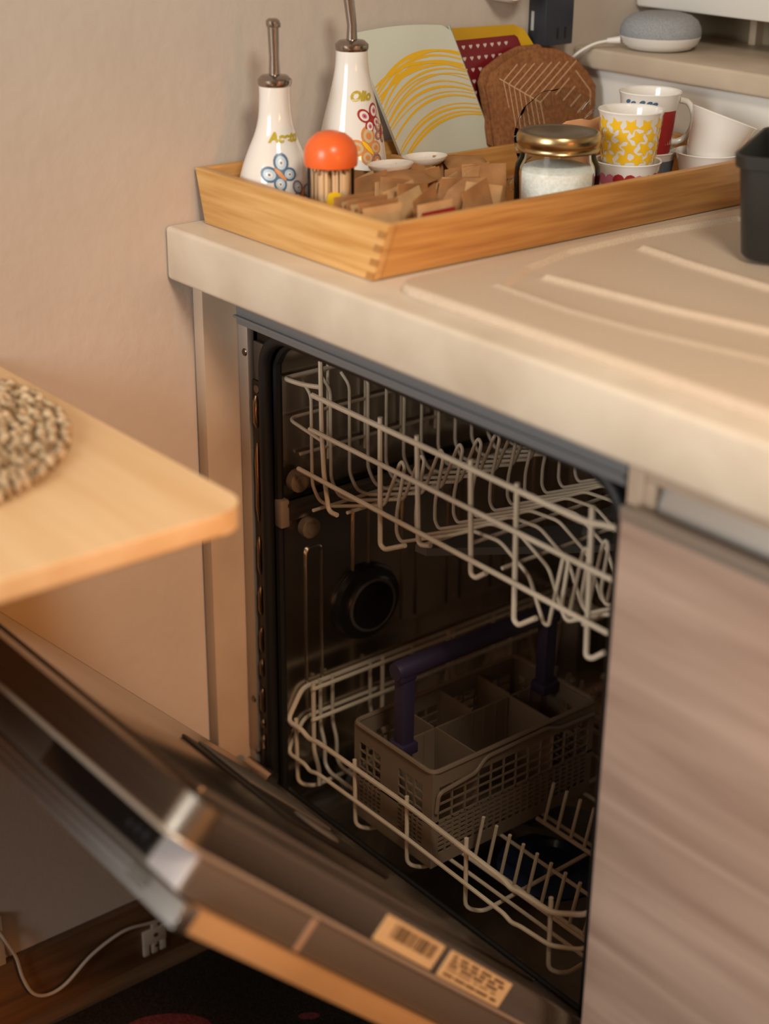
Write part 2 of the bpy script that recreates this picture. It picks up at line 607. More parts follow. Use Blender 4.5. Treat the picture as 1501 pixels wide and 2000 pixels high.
# light outer mounting strips
ms = MB().box(DX0 + 0.0005, 0.0405, YF - 0.006, YF + 0.003, 0.262, 0.859, 0.0008)
msl = ms.build('mounting_strip', M_flange, dw)
MB().box(DX0 + 0.0005, 0.034, YF - 0.005, YF + 0.003, 0.20, 0.2615, 0.0008).build('mounting_strip', M_flange, dw)
msr = MB().box(0.6085, DX1 - 0.0005, YF - 0.006, YF + 0.003, 0.20, 0.859, 0.0008).build('mounting_strip', M_flange, dw)
for z in (0.775, 0.335):
    MB().lathe([(0.0, 0.0), (0.0035, 0.0), (0.0045, 0.001), (0.0045, 0.002)], (0, 0, 0), 14, fn=lambda p, z=z: V((0.035 + p.x, YF - 0.0075 + p.z, z + p.y))).build('screw', M_screw, msl)
# black side strip with pressed slots
sb = MB()
sb.box(0.0415, 0.0585, YF - 0.002, YF + 0.0035, 0.195, 0.745, 0.001)
sbo = sb.build('side_strip', mat('strip_dark', '#2B2119', 0.3, metal=0.4), dw)
MB().box(0.0445, 0.066, YF - 0.001, YF + 0.0035, 0.7455, 0.79, 0.001).build('corner_plate', mat('corner_steel', '#5A5048', 0.4, metal=0.6), dw)
for (z0, z1, r) in ((0.690, 0.728, 0.0042), (0.575, 0.672, 0.0030), (0.508, 0.556, 0.0030), (0.455, 0.492, 0.0032), (0.405, 0.438, 0.0030), (0.372, 0.395, 0.0036), (0.322, 0.355, 0.0040), (0.300, 0.312, 0.0030), (0.268, 0.290, 0.0036)):
    wob = 0.0005 if z1 - z0 < 0.05 else 0
    MB().tube([(0.0500, YF - 0.0022, z0), (0.0500 + wob, YF - 0.0030, z0 + (z1 - z0) * 0.2), (0.0500 - wob, YF - 0.0030, z0 + (z1 - z0) * 0.5), (0.0500 + wob, YF - 0.0030, z0 + (z1 - z0) * 0.8), (0.0500, YF - 0.0022, z1)], r, 10,
              taper=[r * 0.4, r, r * 0.8, r, r * 0.4]).build('pressed_slot', mat('slot_metal', '#8A6E52', 0.25, metal=0.9), sbo)
MB().lathe([(0.0, 0.0), (0.0045, 0.0), (0.0055, 0.0015), (0.0055, 0.003)], (0, 0, 0), 18, fn=lambda p: V((0.0515 + p.x, YF - 0.0035 + p.z, 0.736 + p.y))).build('rivet', M_screw, sbo)
# rubber seal round the opening (open at the bottom)
sp = rrect(TX0 - 0.003, TX1 + 0.003, TZ0 - 0.01, TZ1 + 0.003, TR)
top = [(x, z) for x, z in sp if z > TZ0 + 0.03]
i0 = max(range(len(top)), key=lambda i: top[i][0])
order = sorted(range(len(sp)), key=lambda i: i)
path = [(TX1 + 0.003, TZ0 + 0.0)] + [p for p in sp[:18]] + [(TX0 - 0.003, TZ0 + 0.0)]
MB().tube([(x, YF + 0.000, z) for x, z in path], 0.0075, 10).build('seal', M_seal, dw)
MB().tube([(x + (0.010 if x < 0.3 else -0.010) * 0.6, YF + 0.012, z - (0.006 if z > 0.77 else 0)) for x, z in path], 0.0055, 8).build('seal_lip', M_seal, dw)
# grey plastic strip below the worktop
tt = MB()
tt.box(0.046, 0.6155, 0.056, 0.0735, 0.8135, H - 0.0585, 0.002)
tt.box(0.046, 0.6155, 0.052, 0.056, 0.8215, 0.8245, 0.001)
tt.build('top_trim', M_greytrim, dw)
# raised ribs on the tub's left wall, round vent, rails
for y0 in (0.130, 0.2005, 0.277, 0.352, 0.428, 0.50):
    z1 = 0.532 if y0 < 0.2 else 0.566
    z0 = 0.315 if y0 < 0.2 else 0.392
    for zz0, zz1 in (((z0, z1),)):
        lp = fillet([(TX0 + 0.001, y0, zz0), (TX0 + 0.001, y0, zz1), (TX0 + 0.001, y0 + 0.023, zz1), (TX0 + 0.001, y0 + 0.023, zz0)], 0.008)
        MB().tube(lp, 0.0016, 6).build('pressed_rib', M_steel, tub)
for x0 in (0.11, 0.18, 0.25, 0.32, 0.39, 0.46):
    lp = fillet([(x0, 0.581, 0.25), (x0, 0.581, 0.72), (x0 + 0.03, 0.581, 0.72), (x0 + 0.03, 0.581, 0.25)], 0.01)
    MB().tube(lp, 0.0016, 6).build('pressed_rib', M_steel, tub)
fx = lambda p: V((TX0 + p.z, 0.2185 + p.x, 0.437 + p.y))
vd = MB().lathe([(0.0, 0.016), (0.024, 0.0165), (0.027, 0.0185), (0.031, 0.0185), (0.034, 0.014), (0.040, 0.012), (0.047, 0.010), (0.050, 0.004), (0.050, 0.0005)], (0, 0, 0), 40, fn=fx)
vd.build('vent_cap', M_dark, dw)
MB().tube([fx(V((0.033 * math.cos(a * math.pi / 20), 0.033 * math.sin(a * math.pi / 20), 0.017))) for a in range(40)], 0.0022, 6, True).build('vent_ring', M_grey, dw)
for s, X in ((1, TX0), (-1, TX1)):
    rl = MB()
    x0, x1 = (X + 0.002, X + 0.010) if s > 0 else (X - 0.010, X - 0.002)
    rl.box(x0, x1, 0.092, 0.54, 0.578, 0.603, 0.001)
    rl.box(min(x0, x0 + s * 0.014), max(x1, x1 + s * 0.006) if s > 0 else x1, 0.095, 0.54, 0.599, 0.603)
    rl.build('rack_rail', M_steel, dw)
    MB().box(x0 - 0.001, x1 + 0.004 * s + (0.001 if s < 0 else 0.001), 0.086, 0.098, 0.574, 0.608, 0.002).build('rail_stop', M_basket, dw)
    for (y, z, r) in ((0.127, 0.565, 0.0125), (0.112, 0.627, 0.013), (0.33, 0.565, 0.0125)):
        xr = X + s * 0.003
        MB().lathe([(0.0, 0.017), (r * 0.55, 0.017), (r * 0.6, 0.0155), (r * 0.8, 0.0155), (r, 0.014), (r, 0.004), (r * 0.6, 0.002), (r * 0.4, 0.0)], (0, 0, 0), 24,
                   fn=lambda p, xr=xr, y=y, z=z, s=s: V((xr + s * p.z, y + p.x, z + p.y))).build('rail_roller', M_basket, dw)
# tub floor: sump filter and spray arm
flr = MB()
flr.lathe([(0.0, 0.012), (0.022, 0.012), (0.026, 0.020), (0.034, 0.020), (0.036, 0.008), (0.060, 0.005), (0.066, 0.0015)], (0.34, 0.29, TZ0), 32)
flr.build('sump_filter', mat('filter_plastic', '#2A3550', 0.4), dw)
sa = MB()
sa.prism([(-0.20, -0.015), (-0.06, -0.022), (0.0, -0.03), (0.06, -0.022), (0.20, -0.015), (0.215, 0.0), (0.20, 0.015), (0.06, 0.022), (0.0, 0.03), (-0.06, 0.022), (-0.20, 0.015), (-0.215, 0.0)],
         lambda a, b: V((0.32 + a * 0.80 - b * 0.6, 0.33 + a * 0.6 + b * 0.8, 0.198)), lambda a, b: V((0.32 + a * 0.80 - b * 0.6, 0.33 + a * 0.6 + b * 0.8, 0.206)))
sa.lathe([(0.018, TZ0), (0.018, 0.199)], (0.32, 0.33, 0), 20)
sa.build('spray_arm', M_grey, dw)
MB().prism([(0.0, -0.012), (0.10, -0.02), (0.125, 0.0), (0.10, 0.02), (0.0, 0.012)], lambda a, b: V((0.40 + a, 0.125 + b, TZ0 + 0.001)), lambda a, b: V((0.40 + a, 0.125 + b, TZ0 + 0.006))).build('floor_emboss', M_steel, tub)
us = MB()
us.prism([(-0.19, -0.014), (0.0, -0.03), (0.19, -0.014), (0.20, 0.0), (0.19, 0.014), (0.0, 0.03), (-0.19, 0.014), (-0.20, 0.0)],
         lambda a, b: V((0.32 + a * 0.5 - b * 0.86, 0.34 + a * 0.86 + b * 0.5, 0.575)), lambda a, b: V((0.32 + a * 0.5 - b * 0.86, 0.34 + a * 0.86 + b * 0.5, 0.584)))
us.tube([(0.32, 0.34, 0.584), (0.32, 0.34, 0.597), (0.32, 0.56, 0.60), (0.32, 0.583, 0.60)], 0.011, 10)
us.build('upper_spray_arm', M_grey, dw)

# ---- the door, in its own frame: u along the front, v up the door, w through it (inside = 0)
HNG = V((0, 0.1, 0.208))
DV = V((0, -0.70, 0.714)).normalized()
DW_ = V((0, -0.714, -0.70)).normalized()
dl = lambda u, v, w: V((u, 0, 0)) + HNG + DV * v + DW_ * w
DU0, DU1 = 0.032, 0.606
RC = 0.026
dol = [(DU0, -0.03)] + [(DU0 + RC - RC * math.cos(math.radians(9 * k)), 0.6505 - RC + RC * math.sin(math.radians(9 * k))) for k in range(11)] + \
      [(DU1 - RC + RC * math.sin(math.radians(9 * k)), 0.6505 - RC + RC * math.cos(math.radians(9 * k))) for k in range(11)] + [(DU1, -0.03)]
dpr = MB().prism(dol, lambda a, b: dl(a, b, 0.0), lambda a, b: dl(a, b, 0.031))
bmesh.ops.bevel(dpr.bm, geom=[e for e in dpr.bm.edges if abs((e.verts[0].co - e.verts[1].co).dot(DW_)) < 1e-6], offset=0.003, segments=3, profile=0.5, affect='EDGES')
door = dpr.build('door', M_steel_b, dw)
MB().tube([dl(a, b, 0.0318) for a, b in dol], 0.0022, 8).build('fold_lip', M_flange, door)
dm = MB()
dm.box(DU0 + 0.001, DU1 - 0.001, -0.045, 0.618, 0.0315, 0.0655, 0.002, 2, fn=dl)
dm.build('door_shell', mat('door_shell_grey', '#726A63', 0.45, metal=0.55), door)
MB().box(DU1 - 0.0015, DU1 + 0.0002, 0.470, 0.476, 0.034, 0.064, fn=dl).build('side_seam', mat('seam_plastic', '#A08A78', 0.5), door)
MB().box(DU0 + 0.02, DU1 - 0.044, 0.6185, 0.6205, 0.034, 0.063, 0.0006, fn=dl).build('control_strip', mat('control_dark', '#6E6257', 0.35, metal=0.7), door)
MB().box(DU1 - 0.043, DU1 - 0.002, 0.6185, 0.6212, 0.034, 0.063, 0.0006, fn=dl).build('control_end', mat('silver_plastic', '#C5BFC0', 0.35, metal=0.4), door)
dsp = MB().box(0.395, 0.560, 0.6206, 0.6222, 0.036, 0.0605, 0.0006, fn=dl).build('display', M_black, door)
for k in range(3):
    MB().box(0.545 - k * 0.011, 0.5495 - k * 0.011, 0.6223, 0.6226, 0.045 + k * 0.001, 0.051, fn=dl).build('display_icon', mat('icon_grey', '#2E2D30', 0.4), dsp)
# furniture front of the door with its aluminium grip profile
MB().box(DU0 - 0.004, DU1 + 0.008, -0.06, 0.597, 0.0665, 0.0860, 0.0012, fn=dl).build('front_panel', M_doorwood, door)
gpf = MB()
gpf.box(DU0 - 0.004, DU1 + 0.008, 0.5972, 0.613, 0.067, 0.0870, 0.001, fn=dl)
for k in range(3):
    gpf.box(DU0 - 0.004, DU1 + 0.008, 0.613, 0.6155, 0.069 + k * 0.0062, 0.0725 + k * 0.0062, 0.0005, fn=dl)
gpf.build('grip_profile', M_alu, door)
MB().box(DU1 - 0.06, DU1 - 0.035, 0.6156, 0.6164, 0.070, 0.079, fn=dl).build('grip_mark', M_grey, door)
# stickers on the right side of the door
def side(v, w):
    return dl(DU1 + 0.0006, v, w)
sk = MB().box(DU1, DU1 + 0.0005, 0.3085, 0.400, 0.0035, 0.0275, fn=dl).build('sticker', M_sticker, door)
bc = MB()
v = 0.316
rr = random.Random(3)
while v < 0.384:
    wv = rr.choice([0.001, 0.0016, 0.0026])
    bc.box(DU1 + 0.0005, DU1 + 0.0008, v, v + wv, 0.0065, 0.0195, fn=dl)
    v += wv + rr.choice([0.0010, 0.0016, 0.0022])
bc.build('barcode', M_ink, sk)
sk2 = MB().box(DU1, DU1 + 0.0005, 0.188, 0.297, 0.0035, 0.0285, fn=dl).build('sticker', M_sticker, door)
tx = MB()
for i, w in enumerate((0.006, 0.010, 0.014, 0.0185, 0.023)):
    v = 0.196 + rr.random() * 0.01
    while v < 0.286:
        l = rr.uniform(0.006, 0.022)
        tx.box(DU1 + 0.0005, DU1 + 0.0008, v, min(v + l, 0.29), w, w + (0.0024 if i != 3 else 0.0012), fn=dl)
        v += l + rr.uniform(0.002, 0.006)
tx.build('sticker_print', M_ink, sk2)
# inner face: raised middle panel, dispenser, added highlight bump, seal bead
MB().box(0.095, 0.545, 0.06, 0.60, -0.0035, 0.0, 0.003, 3, fn=dl).build('inner_panel', M_steel, door)
ds = MB()
ds.box(0.245, 0.43, 0.20, 0.37, -0.0075, -0.0035, 0.002, 2, fn=dl)
dso = ds.build('detergent_dispenser', M_dark, door)
MB().box(0.255, 0.345, 0.215, 0.355, -0.0105, -0.0076, 0.0014, 2, fn=dl).build('dispenser_lid', M_grey, dso)
MB().lathe([(0.0, 0.006), (0.024, 0.006), (0.027, 0.0)], (0, 0, 0), 24, fn=lambda p: dl(0.387 + p.x, 0.285 + p.y, -0.0076 - p.z * 0.5)).build('rinse_cap', M_grey, dso)
MB().tube([dl(0.045, 0.065, -0.002), dl(0.095, 0.065, -0.004)], 0.009, 12).build('highlight_bump', M_steel, door)  # bump added in place of a bright highlight from the door flange
MB().tube([dl(DU0 + 0.03, 0.0, -0.002), dl(DU1 - 0.03, 0.0, -0.002)], 0.004, 8).build('lower_seal', M_seal, door)
for u in (DU0 + 0.006, DU1 - 0.006):
    MB().box(u - 0.004, u + 0.004, -0.05, 0.02, -0.012, 0.0, 0.001, fn=dl).build('hinge_arm', M_dark, door)
# lip below the tub opening
MB().box(TX0 - 0.01, TX1 + 0.01, YF + 0.004, YF + 0.03, 0.150, 0.1675, 0.004, 3).build('tub_lip', M_steel, dw)
MB().box(DX0 + 0.004, DX1 - 0.004, YF + 0.03, YF + 0.045, 0.0, 0.10).build('kick_plate', M_dark, dw)

# ------------------------------------------------------------------ upper rack
ur = thing('upper_dish_rack', 'upper cream wire dish rack with rows of cup loops', 'dish rack', (0.318, 0.3, 0.60))
YR = 0.1
W1, W2 = 0.0027, 0.0020
wire('rim_wire', [(0.124, YR, 0.7445), (0.536, YR, 0.741), (0.562, YR, 0.7475), (0.5875, YR + 0.003, 0.748), (0.5875, 0.54, 0.748)], W1 + 0.0004, ur)
wire('rim_wire', [(0.136, YR + 0.002, 0.7565), (0.110, YR, 0.752), (0.088, YR, 0.7500), (0.0720, YR, 0.7495), (0.0725, YR + 0.02, 0.7495), (0.0725, 0.54, 0.7495), (0.5875, 0.54, 0.7495)], W1, ur)
wire('front_wire', [(0.124, YR - 0.004, 0.7065), (0.5875, YR - 0.004, 0.7000)], W1, ur)
wire('front_wire', [(0.102, YR - 0.004, 0.653), (0.5800, YR - 0.004, 0.6465)], W1, ur)
wire('side_wire', [(0.136, YR + 0.004, 0.694), (0.0725, YR + 0.004, 0.7015), (0.0725, 0.54, 0.7015)], W2, ur)
wire('side_wire', [(0.0725, 0.12, 0.655), (0.0725, 0.54, 0.655)], W2, ur)
wire('side_wire', [(0.5875, YR, 0.7015), (0.5875, 0.54, 0.7015)], W2, ur)
posts = [[(0.1365, 0.786), (0.1380, 0.7056), (0.1415, 0.657), (0.150, 0.616), (0.165, 0.617)], [(0.238, 0.7525), (0.240, 0.609), (0.248, 0.6065), (0.281, 0.6235)],
         [(0.2966, 0.7505), (0.302, 0.6324), (0.321, 0.6381)], [(0.377, 0.7505), (0.383, 0.630), (0.390, 0.6285), (0.405, 0.640)],
         [(0.442, 0.7475), (0.4465, 0.605), (0.453, 0.602), (0.476, 0.6195)], [(0.5385, 0.7575), (0.5435, 0.608), (0.551, 0.6085), (0.5655, 0.6215)]]
for p in posts:
    wire('front_post', [(x, YR + 0.002, z) for x, z in p], W1, ur, fr=0.008)
prof = [(0.0765, 0.742), (0.092, 0.731), (0.0925, 0.624), (0.106, 0.608), (0.128, 0.6095), (0.222, 0.643), (0.2465, 0.699), (0.2505, 0.703), (0.2545, 0.698), (0.2425, 0.640), (0.2428, 0.618), (0.250, 0.6105),
        (0.335, 0.650), (0.360, 0.664), (0.402, 0.667), (0.444, 0.646), (0.467, 0.604), (0.474, 0.604), (0.488, 0.682), (0.4915, 0.686), (0.495, 0.681), (0.489, 0.630), (0.497, 0.618), (0.545, 0.646), (0.572, 0.655), (0.5825, 0.742)]
yk = 0.122
cw = None
while yk < 0.53:
    if cw is None:
        cw = wire('cup_wire', [(x, 0, z) for x, z in prof], W2, ur, fr=0.0075)
        cw.location.y = yk
        base_cw = cw
    else:
        c2 = base_cw.copy()
        COL.objects.link(c2)
        c2.location.y = yk
    yk += 0.0268
for x, z in ((0.118, 0.6055), (0.180, 0.6245), (0.310, 0.6345), (0.380, 0.6620), (0.425, 0.652), (0.535, 0.637)):
    wire('bottom_wire', [(x, YR + 0.004, z), (x, 0.535, z)], W2, ur, fr=0)
for y in (0.16, 0.214, 0.268, 0.322, 0.376, 0.43, 0.484):
    wire('side_post', [(0.0725, y, 0.79), (0.0725, y, 0.64)], W2, ur, fr=0)
bl = MB()
bl.box(0.236, 0.285, 0.112, 0.128, 0.779, 0.789, 0.004, 3)
bl.build('clip', M_blue, ur)
for y in (0.20, 0.25):
    MB().lathe([(0.0, 0.012), (0.009, 0.012), (0.016, 0.008), (0.016, -0.008), (0.009, -0.012), (0.0, -0.012)], (0, 0, 0), 20, fn=lambda p, y=y: V((0.33 + p.z, y + 0.09 + p.x, 0.752 + p.y))).build('height_knob', M_dark, ur)

# ------------------------------------------------------------------ lower rack
lr = thing('lower_dish_rack', 'lower cream wire dish rack with plate tines', 'dish rack', (0.308, 0.3, 0.225))
ZB = 0.226
LX0, LX1 = 0.0715, 0.577
wire('rim_wire', [(LX0, 0.55, 0.352), (LX0, 0.1205, 0.351), (LX0 - 0.002, 0.0985, 0.3115), (0.098, 0.0995, 0.3125), (0.1115, 0.0995, 0.3065), (0.128, 0.0995, 0.3105), (0.300, 0.0995, 0.311), (0.453, 0.0995, 0.3035),
                 (0.4645, 0.0995, 0.2985), (0.478, 0.0995, 0.3025), (0.524, 0.0995, 0.3045), (LX1 - 0.012, 0.1065, 0.3240), (LX1, 0.128, 0.351), (LX1, 0.55, 0.352), (LX0 + 0.001, 0.55, 0.352)], 0.0030, lr, fr=0.010)
wire('front_wire', [(LX0, 0.55, 0.309), (LX0, 0.123, 0.3085), (LX0 - 0.003, 0.0985, 0.2665), (0.105, 0.0985, 0.2675), (0.1145, 0.0985, 0.2625), (0.130, 0.0985, 0.2675), (0.300, 0.0985, 0.2680), (0.457, 0.0985, 0.2625),
                   (0.468, 0.0985, 0.2580), (0.480, 0.0985, 0.2615), (0.526, 0.0985, 0.2650), (LX1 - 0.012, 0.106, 0.2810), (LX1, 0.125, 0.3080), (LX1, 0.55, 0.309)], 0.0025, lr, fr=0.010)
for x in (0.0835, 0.198, 0.2925, 0.392, 0.5205):
    dx = 0.006
    wire('bottom_wire', [(x - 0.002, YR + 0.003, 0.3185), (x, YR + 0.003, 0.228), (x + 0.012, YR + 0.018, ZB - 0.003), (x + 0.006, 0.53, ZB), (x + 0.006, 0.548, 0.355)], 0.0025, lr, fr=0.014)
for y in (0.1445, 0.163, 0.222, 0.29, 0.36, 0.43, 0.50):
    wire('cross_wire', [(LX0 + 0.0035, y, 0.356), (LX0 + 0.0035, y, 0.288), (LX0 + 0.012, y, 0.270), (LX0 + 0.012, y, 0.240), (LX0 + 0.022, y, ZB + 0.0055), (LX1 - 0.022, y, ZB + 0.0055), (LX1 - 0.012, y, 0.240), (LX1 - 0.012, y, 0.270), (LX1 - 0.0035, y, 0.288), (LX1 - 0.0035, y, 0.356)], 0.0023, lr, fr=0.01)
# fence beside the basket
for z in (0.3635, 0.321):
    wire('fence_wire', [(0.1, 0.113, z), (0.1, 0.545, z)], 0.0026, lr, fr=0)
for y in (0.1175, 0.2235, 0.331, 0.44):
    wire('fence_post', [(0.0975, y, 0.371), (0.0975, y, 0.275), (0.108, y, 0.255), (0.108, y, ZB + 0.006)], 0.0027, lr, fr=0.008)
# plate tines
def tine_row(y, x0, x1, n, dz=0.0):
    wire('tine_base', [(x0 - 0.012, y, ZB + 0.0085 + dz), (x1 + 0.012, y, ZB + 0.0085 + dz)], 0.0027, lr, fr=0)
    base = None
    for k in range(n):
        x = x0 + (x1 - x0) * k / (n - 1)
        if base is None:
            base = MB().tube([(0, y, ZB + 0.0085 + dz), (0.0095, y + 0.002, ZB + 0.068 + dz)], 0.0021, 8).build('tine', M_wire, lr)
            base.location.x = x
        else:
            t = base.copy()
            COL.objects.link(t)
            t.location.x = x
tine_row(0.166, 0.3375, 0.5525, 11)
tine_row(0.2755, 0.3375, 0.5525, 11)
tine_row(0.385, 0.3375, 0.5525, 11)
tine_row(0.470, 0.12, 0.530, 18)
for x in (0.0835, 0.5205):
    for y in (0.20, 0.47):
        MB().lathe([(0.0, 0.006), (0.012, 0.006), (0.019, 0.004), (0.019, -0.004), (0.012, -0.006), (0.0, -0.006)], (0, 0, 0), 24, fn=lambda p, x=x, y=y: V((x + (-0.004 if x < 0.3 else 0.011) + p.z, y + p.x, 0.1885 + p.y))).build('roller', M_grey, lr)
        MB().tube([(x + 0.002, y, 0.1885), (x + 0.006, y, ZB)], 0.003, 8).build('roller_arm', M_grey, lr)

# ------------------------------------------------------------------ cutlery basket
cb = thing('cutlery_basket', 'taupe plastic cutlery basket with purple handle in the lower rack', 'basket', (0.2535, 0.239, 0.2345))
BX0, BX1, BY0, BY1, BZ0, BZ1 = 0.1835, 0.3225, 0.1125, 0.3655, 0.2345, 0.3605
wt = 0.0022


def lattice(name, L, f, cols, parent, solid):
    """wall of length L, f(s, z, depth) to world; cols = list of (s0, s1, n big columns); rows big above, small below"""
    b = MB()
    zt, zm, zb = BZ1 - 0.022, BZ0 + 0.058, BZ0 + 0.016
    bx = lambda s0, s1, z0, z1, d0=0.0, d1=wt: b.box(s0, s1, d0, d1, z0, z1, fn=lambda s, d, z: f(s, z, d))
    bx(0, L, zt, BZ1)
    bx(0, L, BZ0, zb)
    bx(0, L, zm - 0.0016, zm + 0.0016)
    prev = 0.0
    for (s0, s1, nc) in cols:
        bx(prev, s0, zb, zt)
        prev = s1
        for k in range(1, nc):
            s = s0 + (s1 - s0) * k / nc
            bx(s - 0.0009, s + 0.0009, zm, zt)
        ns = int(nc * 5 / 3 + 0.5) if nc < 5 else 22
        for k in range(1, ns):
            s = s0 + (s1 - s0) * k / ns
            bx(s - 0.0013, s + 0.0013, zb, zm)
        for k in range(1, 4):
            z = zm + (zt - zm) * k / 4
            bx(s0, s1, z - 0.0010, z + 0.0010, 0.0002, wt - 0.0002)
        for k in range(1, 7):
            z = zb + (zm - zb) * k / 7
            bx(s0, s1, z - 0.0013, z + 0.0013, 0.0002, wt - 0.0002)
    bx(prev, L, zb, zt)
    return b.build(name, M_basket, parent)


LXb, LYb = BX1 - BX0, BY1 - BY0
lattice('front_wall', LXb, lambda s, z, d: V((BX0 + s, BY0 + d, z)), [(0.010, 0.048, 3), (0.080, 0.122, 3)], cb, None)
lattice('rear_wall', LXb, lambda s, z, d: V((BX0 + s, BY1 - d, z)), [(0.010, 0.048, 3), (0.080, 0.122, 3)], cb, None)
lattice('side_wall', LYb - 2 * wt, lambda s, z, d: V((BX1 - d, BY0 + wt + s, z)), [(0.008, 0.242, 12)], cb, None)
lattice('side_wall', LYb - 2 * wt, lambda s, z, d: V((BX0 + d, BY0 + wt + s, z)), [(0.008, 0.242, 12)], cb, None)
MB().box(BX0 + wt, BX1 - wt, BY0 + wt, BY1 - wt, BZ0, BZ0 + 0.003).build('bottom', M_basket, cb)
rim = fillet([(BX0, (BY0 + BY1) / 2, BZ1), (BX0, BY0, BZ1), (BX1, BY0, BZ1), (BX1, BY1, BZ1), (BX0, BY1, BZ1), (BX0, (BY0 + BY1) / 2 + 0.001, BZ1)], 0.010)
MB().tube(rim, 0.0030, 8).build('rim', M_basket, cb)
# outer bracket on the long side
MB().tube(fillet([(BX1 + 0.003, BY0 + 0.004, BZ0 + 0.075), (BX1 + 0.004, BY0 + 0.006, BZ1 - 0.026), (BX1 + 0.004, BY0 + 0.06, BZ1 - 0.020), (BX1 + 0.004, BY0 + 0.075, BZ1 - 0.006), (BX1 + 0.004, BY0 + 0.17, BZ1 - 0.004), (BX1 + 0.004, BY0 + 0.19, BZ1 - 0.012), (BX1 + 0.004, BY1 - 0.006, BZ1 - 0.014)], 0.006), 0.0026, 8).build('side_bracket', M_basket, cb)
xm = 0.2445
MB().box(xm - 0.0011, xm + 0.0011, BY0 + wt, BY1 - wt, BZ0 + 0.003, BZ1 - 0.006).build('divider', M_basket, cb)
for y in (0.1805, 0.2405, 0.3015):
    MB().box(BX0 + wt, xm - 0.0011, y - 0.001, y + 0.001, BZ0 + 0.003, BZ1 - 0.004).build('divider', M_basket, cb)
for y in (0.1825, 0.299):
    MB().box(xm + 0.0011, BX1 - wt, y - 0.001, y + 0.001, BZ0 + 0.003, BZ1 - 0.004).build('divider', M_basket, cb)
rb = MB()
for k in range(13):
    y = BY0 + 0.015 + k * 0.0185
    rb.box(xm + 0.0012, xm + 0.0024, y, y + 0.0014, BZ0 + 0.01, BZ1 - 0.007)
rb.build('divider_ribs', M_basket, cb)
hxc = 0.2555
for y in (0.1265, 0.3465):
    hd = MB()
    hd.box(hxc - 0.0085, hxc + 0.0085, y - 0.0085, y + 0.0085, BZ1 - 0.012, 0.452, 0.002)
    hd.box(hxc - 0.012, hxc + 0.012, y - 0.012, y + 0.012, BZ1 - 0.010, BZ1 + 0.004, 0.002)
    hd.build('handle_post', M_purple, cb)
hb = MB()
hb.tube([(hxc, 0.112, 0.4575), (hxc, 0.118, 0.4575), (hxc, 0.235, 0.4575), (hxc, 0.355, 0.4575), (hxc, 0.360, 0.4575)], 0.0115, 14, taper=[0.010, 0.0118, 0.0112, 0.0118, 0.010])
hb.box(hxc - 0.010, hxc + 0.010, 0.1135, 0.136, 0.445, 0.4575, 0.002)
hb.box(hxc - 0.010, hxc + 0.010, 0.337, 0.358, 0.445, 0.4575, 0.002)
hb.build('handle', M_purple, cb)

# ------------------------------------------------------------------ table and placemat
tab = thing('dining_table', 'pale beech table with rounded corner in front of the wall', 'table', (0.23, -0.7, 0))
TZ = 0.82
tp = MB()
ol = [(0.004, -2.15), (0.004, -0.2145)]
cx, cy, r = 0.4705 - 0.03, -0.2145 - 0.03, 0.03
ol = [(0.004, -0.2145)] + [(cx + r * math.cos(a), cy + r * math.sin(a)) for a in [math.radians(90 - 9 * k) for k in range(11)]] + [(0.4705, -2.15), (0.004, -2.15)]  # unseen length stretched so the top keeps window light off the lower wall
tp.prism(ol, lambda a, b: V((a, b, TZ - 0.019)), lambda a, b: V((a, b, TZ)))
bmesh.ops.bevel(tp.bm, geom=[e for e in tp.bm.edges if abs(e.verts[0].co.z - e.verts[1].co.z) < 1e-6], offset=0.0035, segments=3, profile=0.5, affect='EDGES')
tp.build('table_top', M_tab, tab)
MB().box(0.004, 0.026, -2.1, -0.26, TZ - 0.062, TZ - 0.0195, 0.002).build('wall_rail', M_tab, tab)
for y in (-0.75, -2.08):
    MB().box(0.40, 0.44, y - 0.02, y + 0.02, 0.0082, TZ - 0.0195, 0.003).build('leg', M_tab, tab)
pmc = V((0.165, -0.430))
pm = thing('placemat', 'round woven straw placemat on the pale beech table', 'placemat', (pmc.x, pmc.y, TZ))
R0 = 0.191
ringi = 0
rr = 0.014
pb = None
r = R0
while r > 0.02:
    b = MB()
    nseg = max(12, int(2 * math.pi * r / 0.0105))
    for k in range(nseg):
        a = 2 * math.pi * (k + 0.5 * (ringi % 2)) / nseg
        da = 2 * math.pi / nseg
        p0 = V((pmc.x + (r + 0.004) * math.cos(a - da * 0.55), pmc.y + (r + 0.004) * math.sin(a - da * 0.55), TZ + 0.003))
        rj = r + random.uniform(-0.004, 0.004)
        p1 = V((pmc.x + rj * math.cos(a), pmc.y + rj * math.sin(a), TZ + 0.0075 + random.uniform(-0.002, 0.0025)))
        p2 = V((pmc.x + (r - 0.004) * math.cos(a + da * 0.55), pmc.y + (r - 0.004) * math.sin(a + da * 0.55), TZ + 0.003))
        b.tube([p0, p0.lerp(p1, 0.6) + V((0, 0, 0.001)), p1, p1.lerp(p2, 0.4) + V((0, 0, 0.001)), p2], 0.004, 6, taper=[0.002, 0.0034, 0.0038, 0.0034, 0.002])
    b.build('braid_ring', M_mat, pm, sharp=80)
    r -= 0.0105
    ringi += 1
MB().lathe([(0.0, 0.0005), (R0 - 0.004, 0.0005), (R0 - 0.002, 0.002), (R0 - 0.004, 0.0035), (0.0, 0.0035)], (pmc.x, pmc.y, TZ), 60).build('backing', mat('straw_dark', '#6E573C', 0.95, spec=0.1), pm)

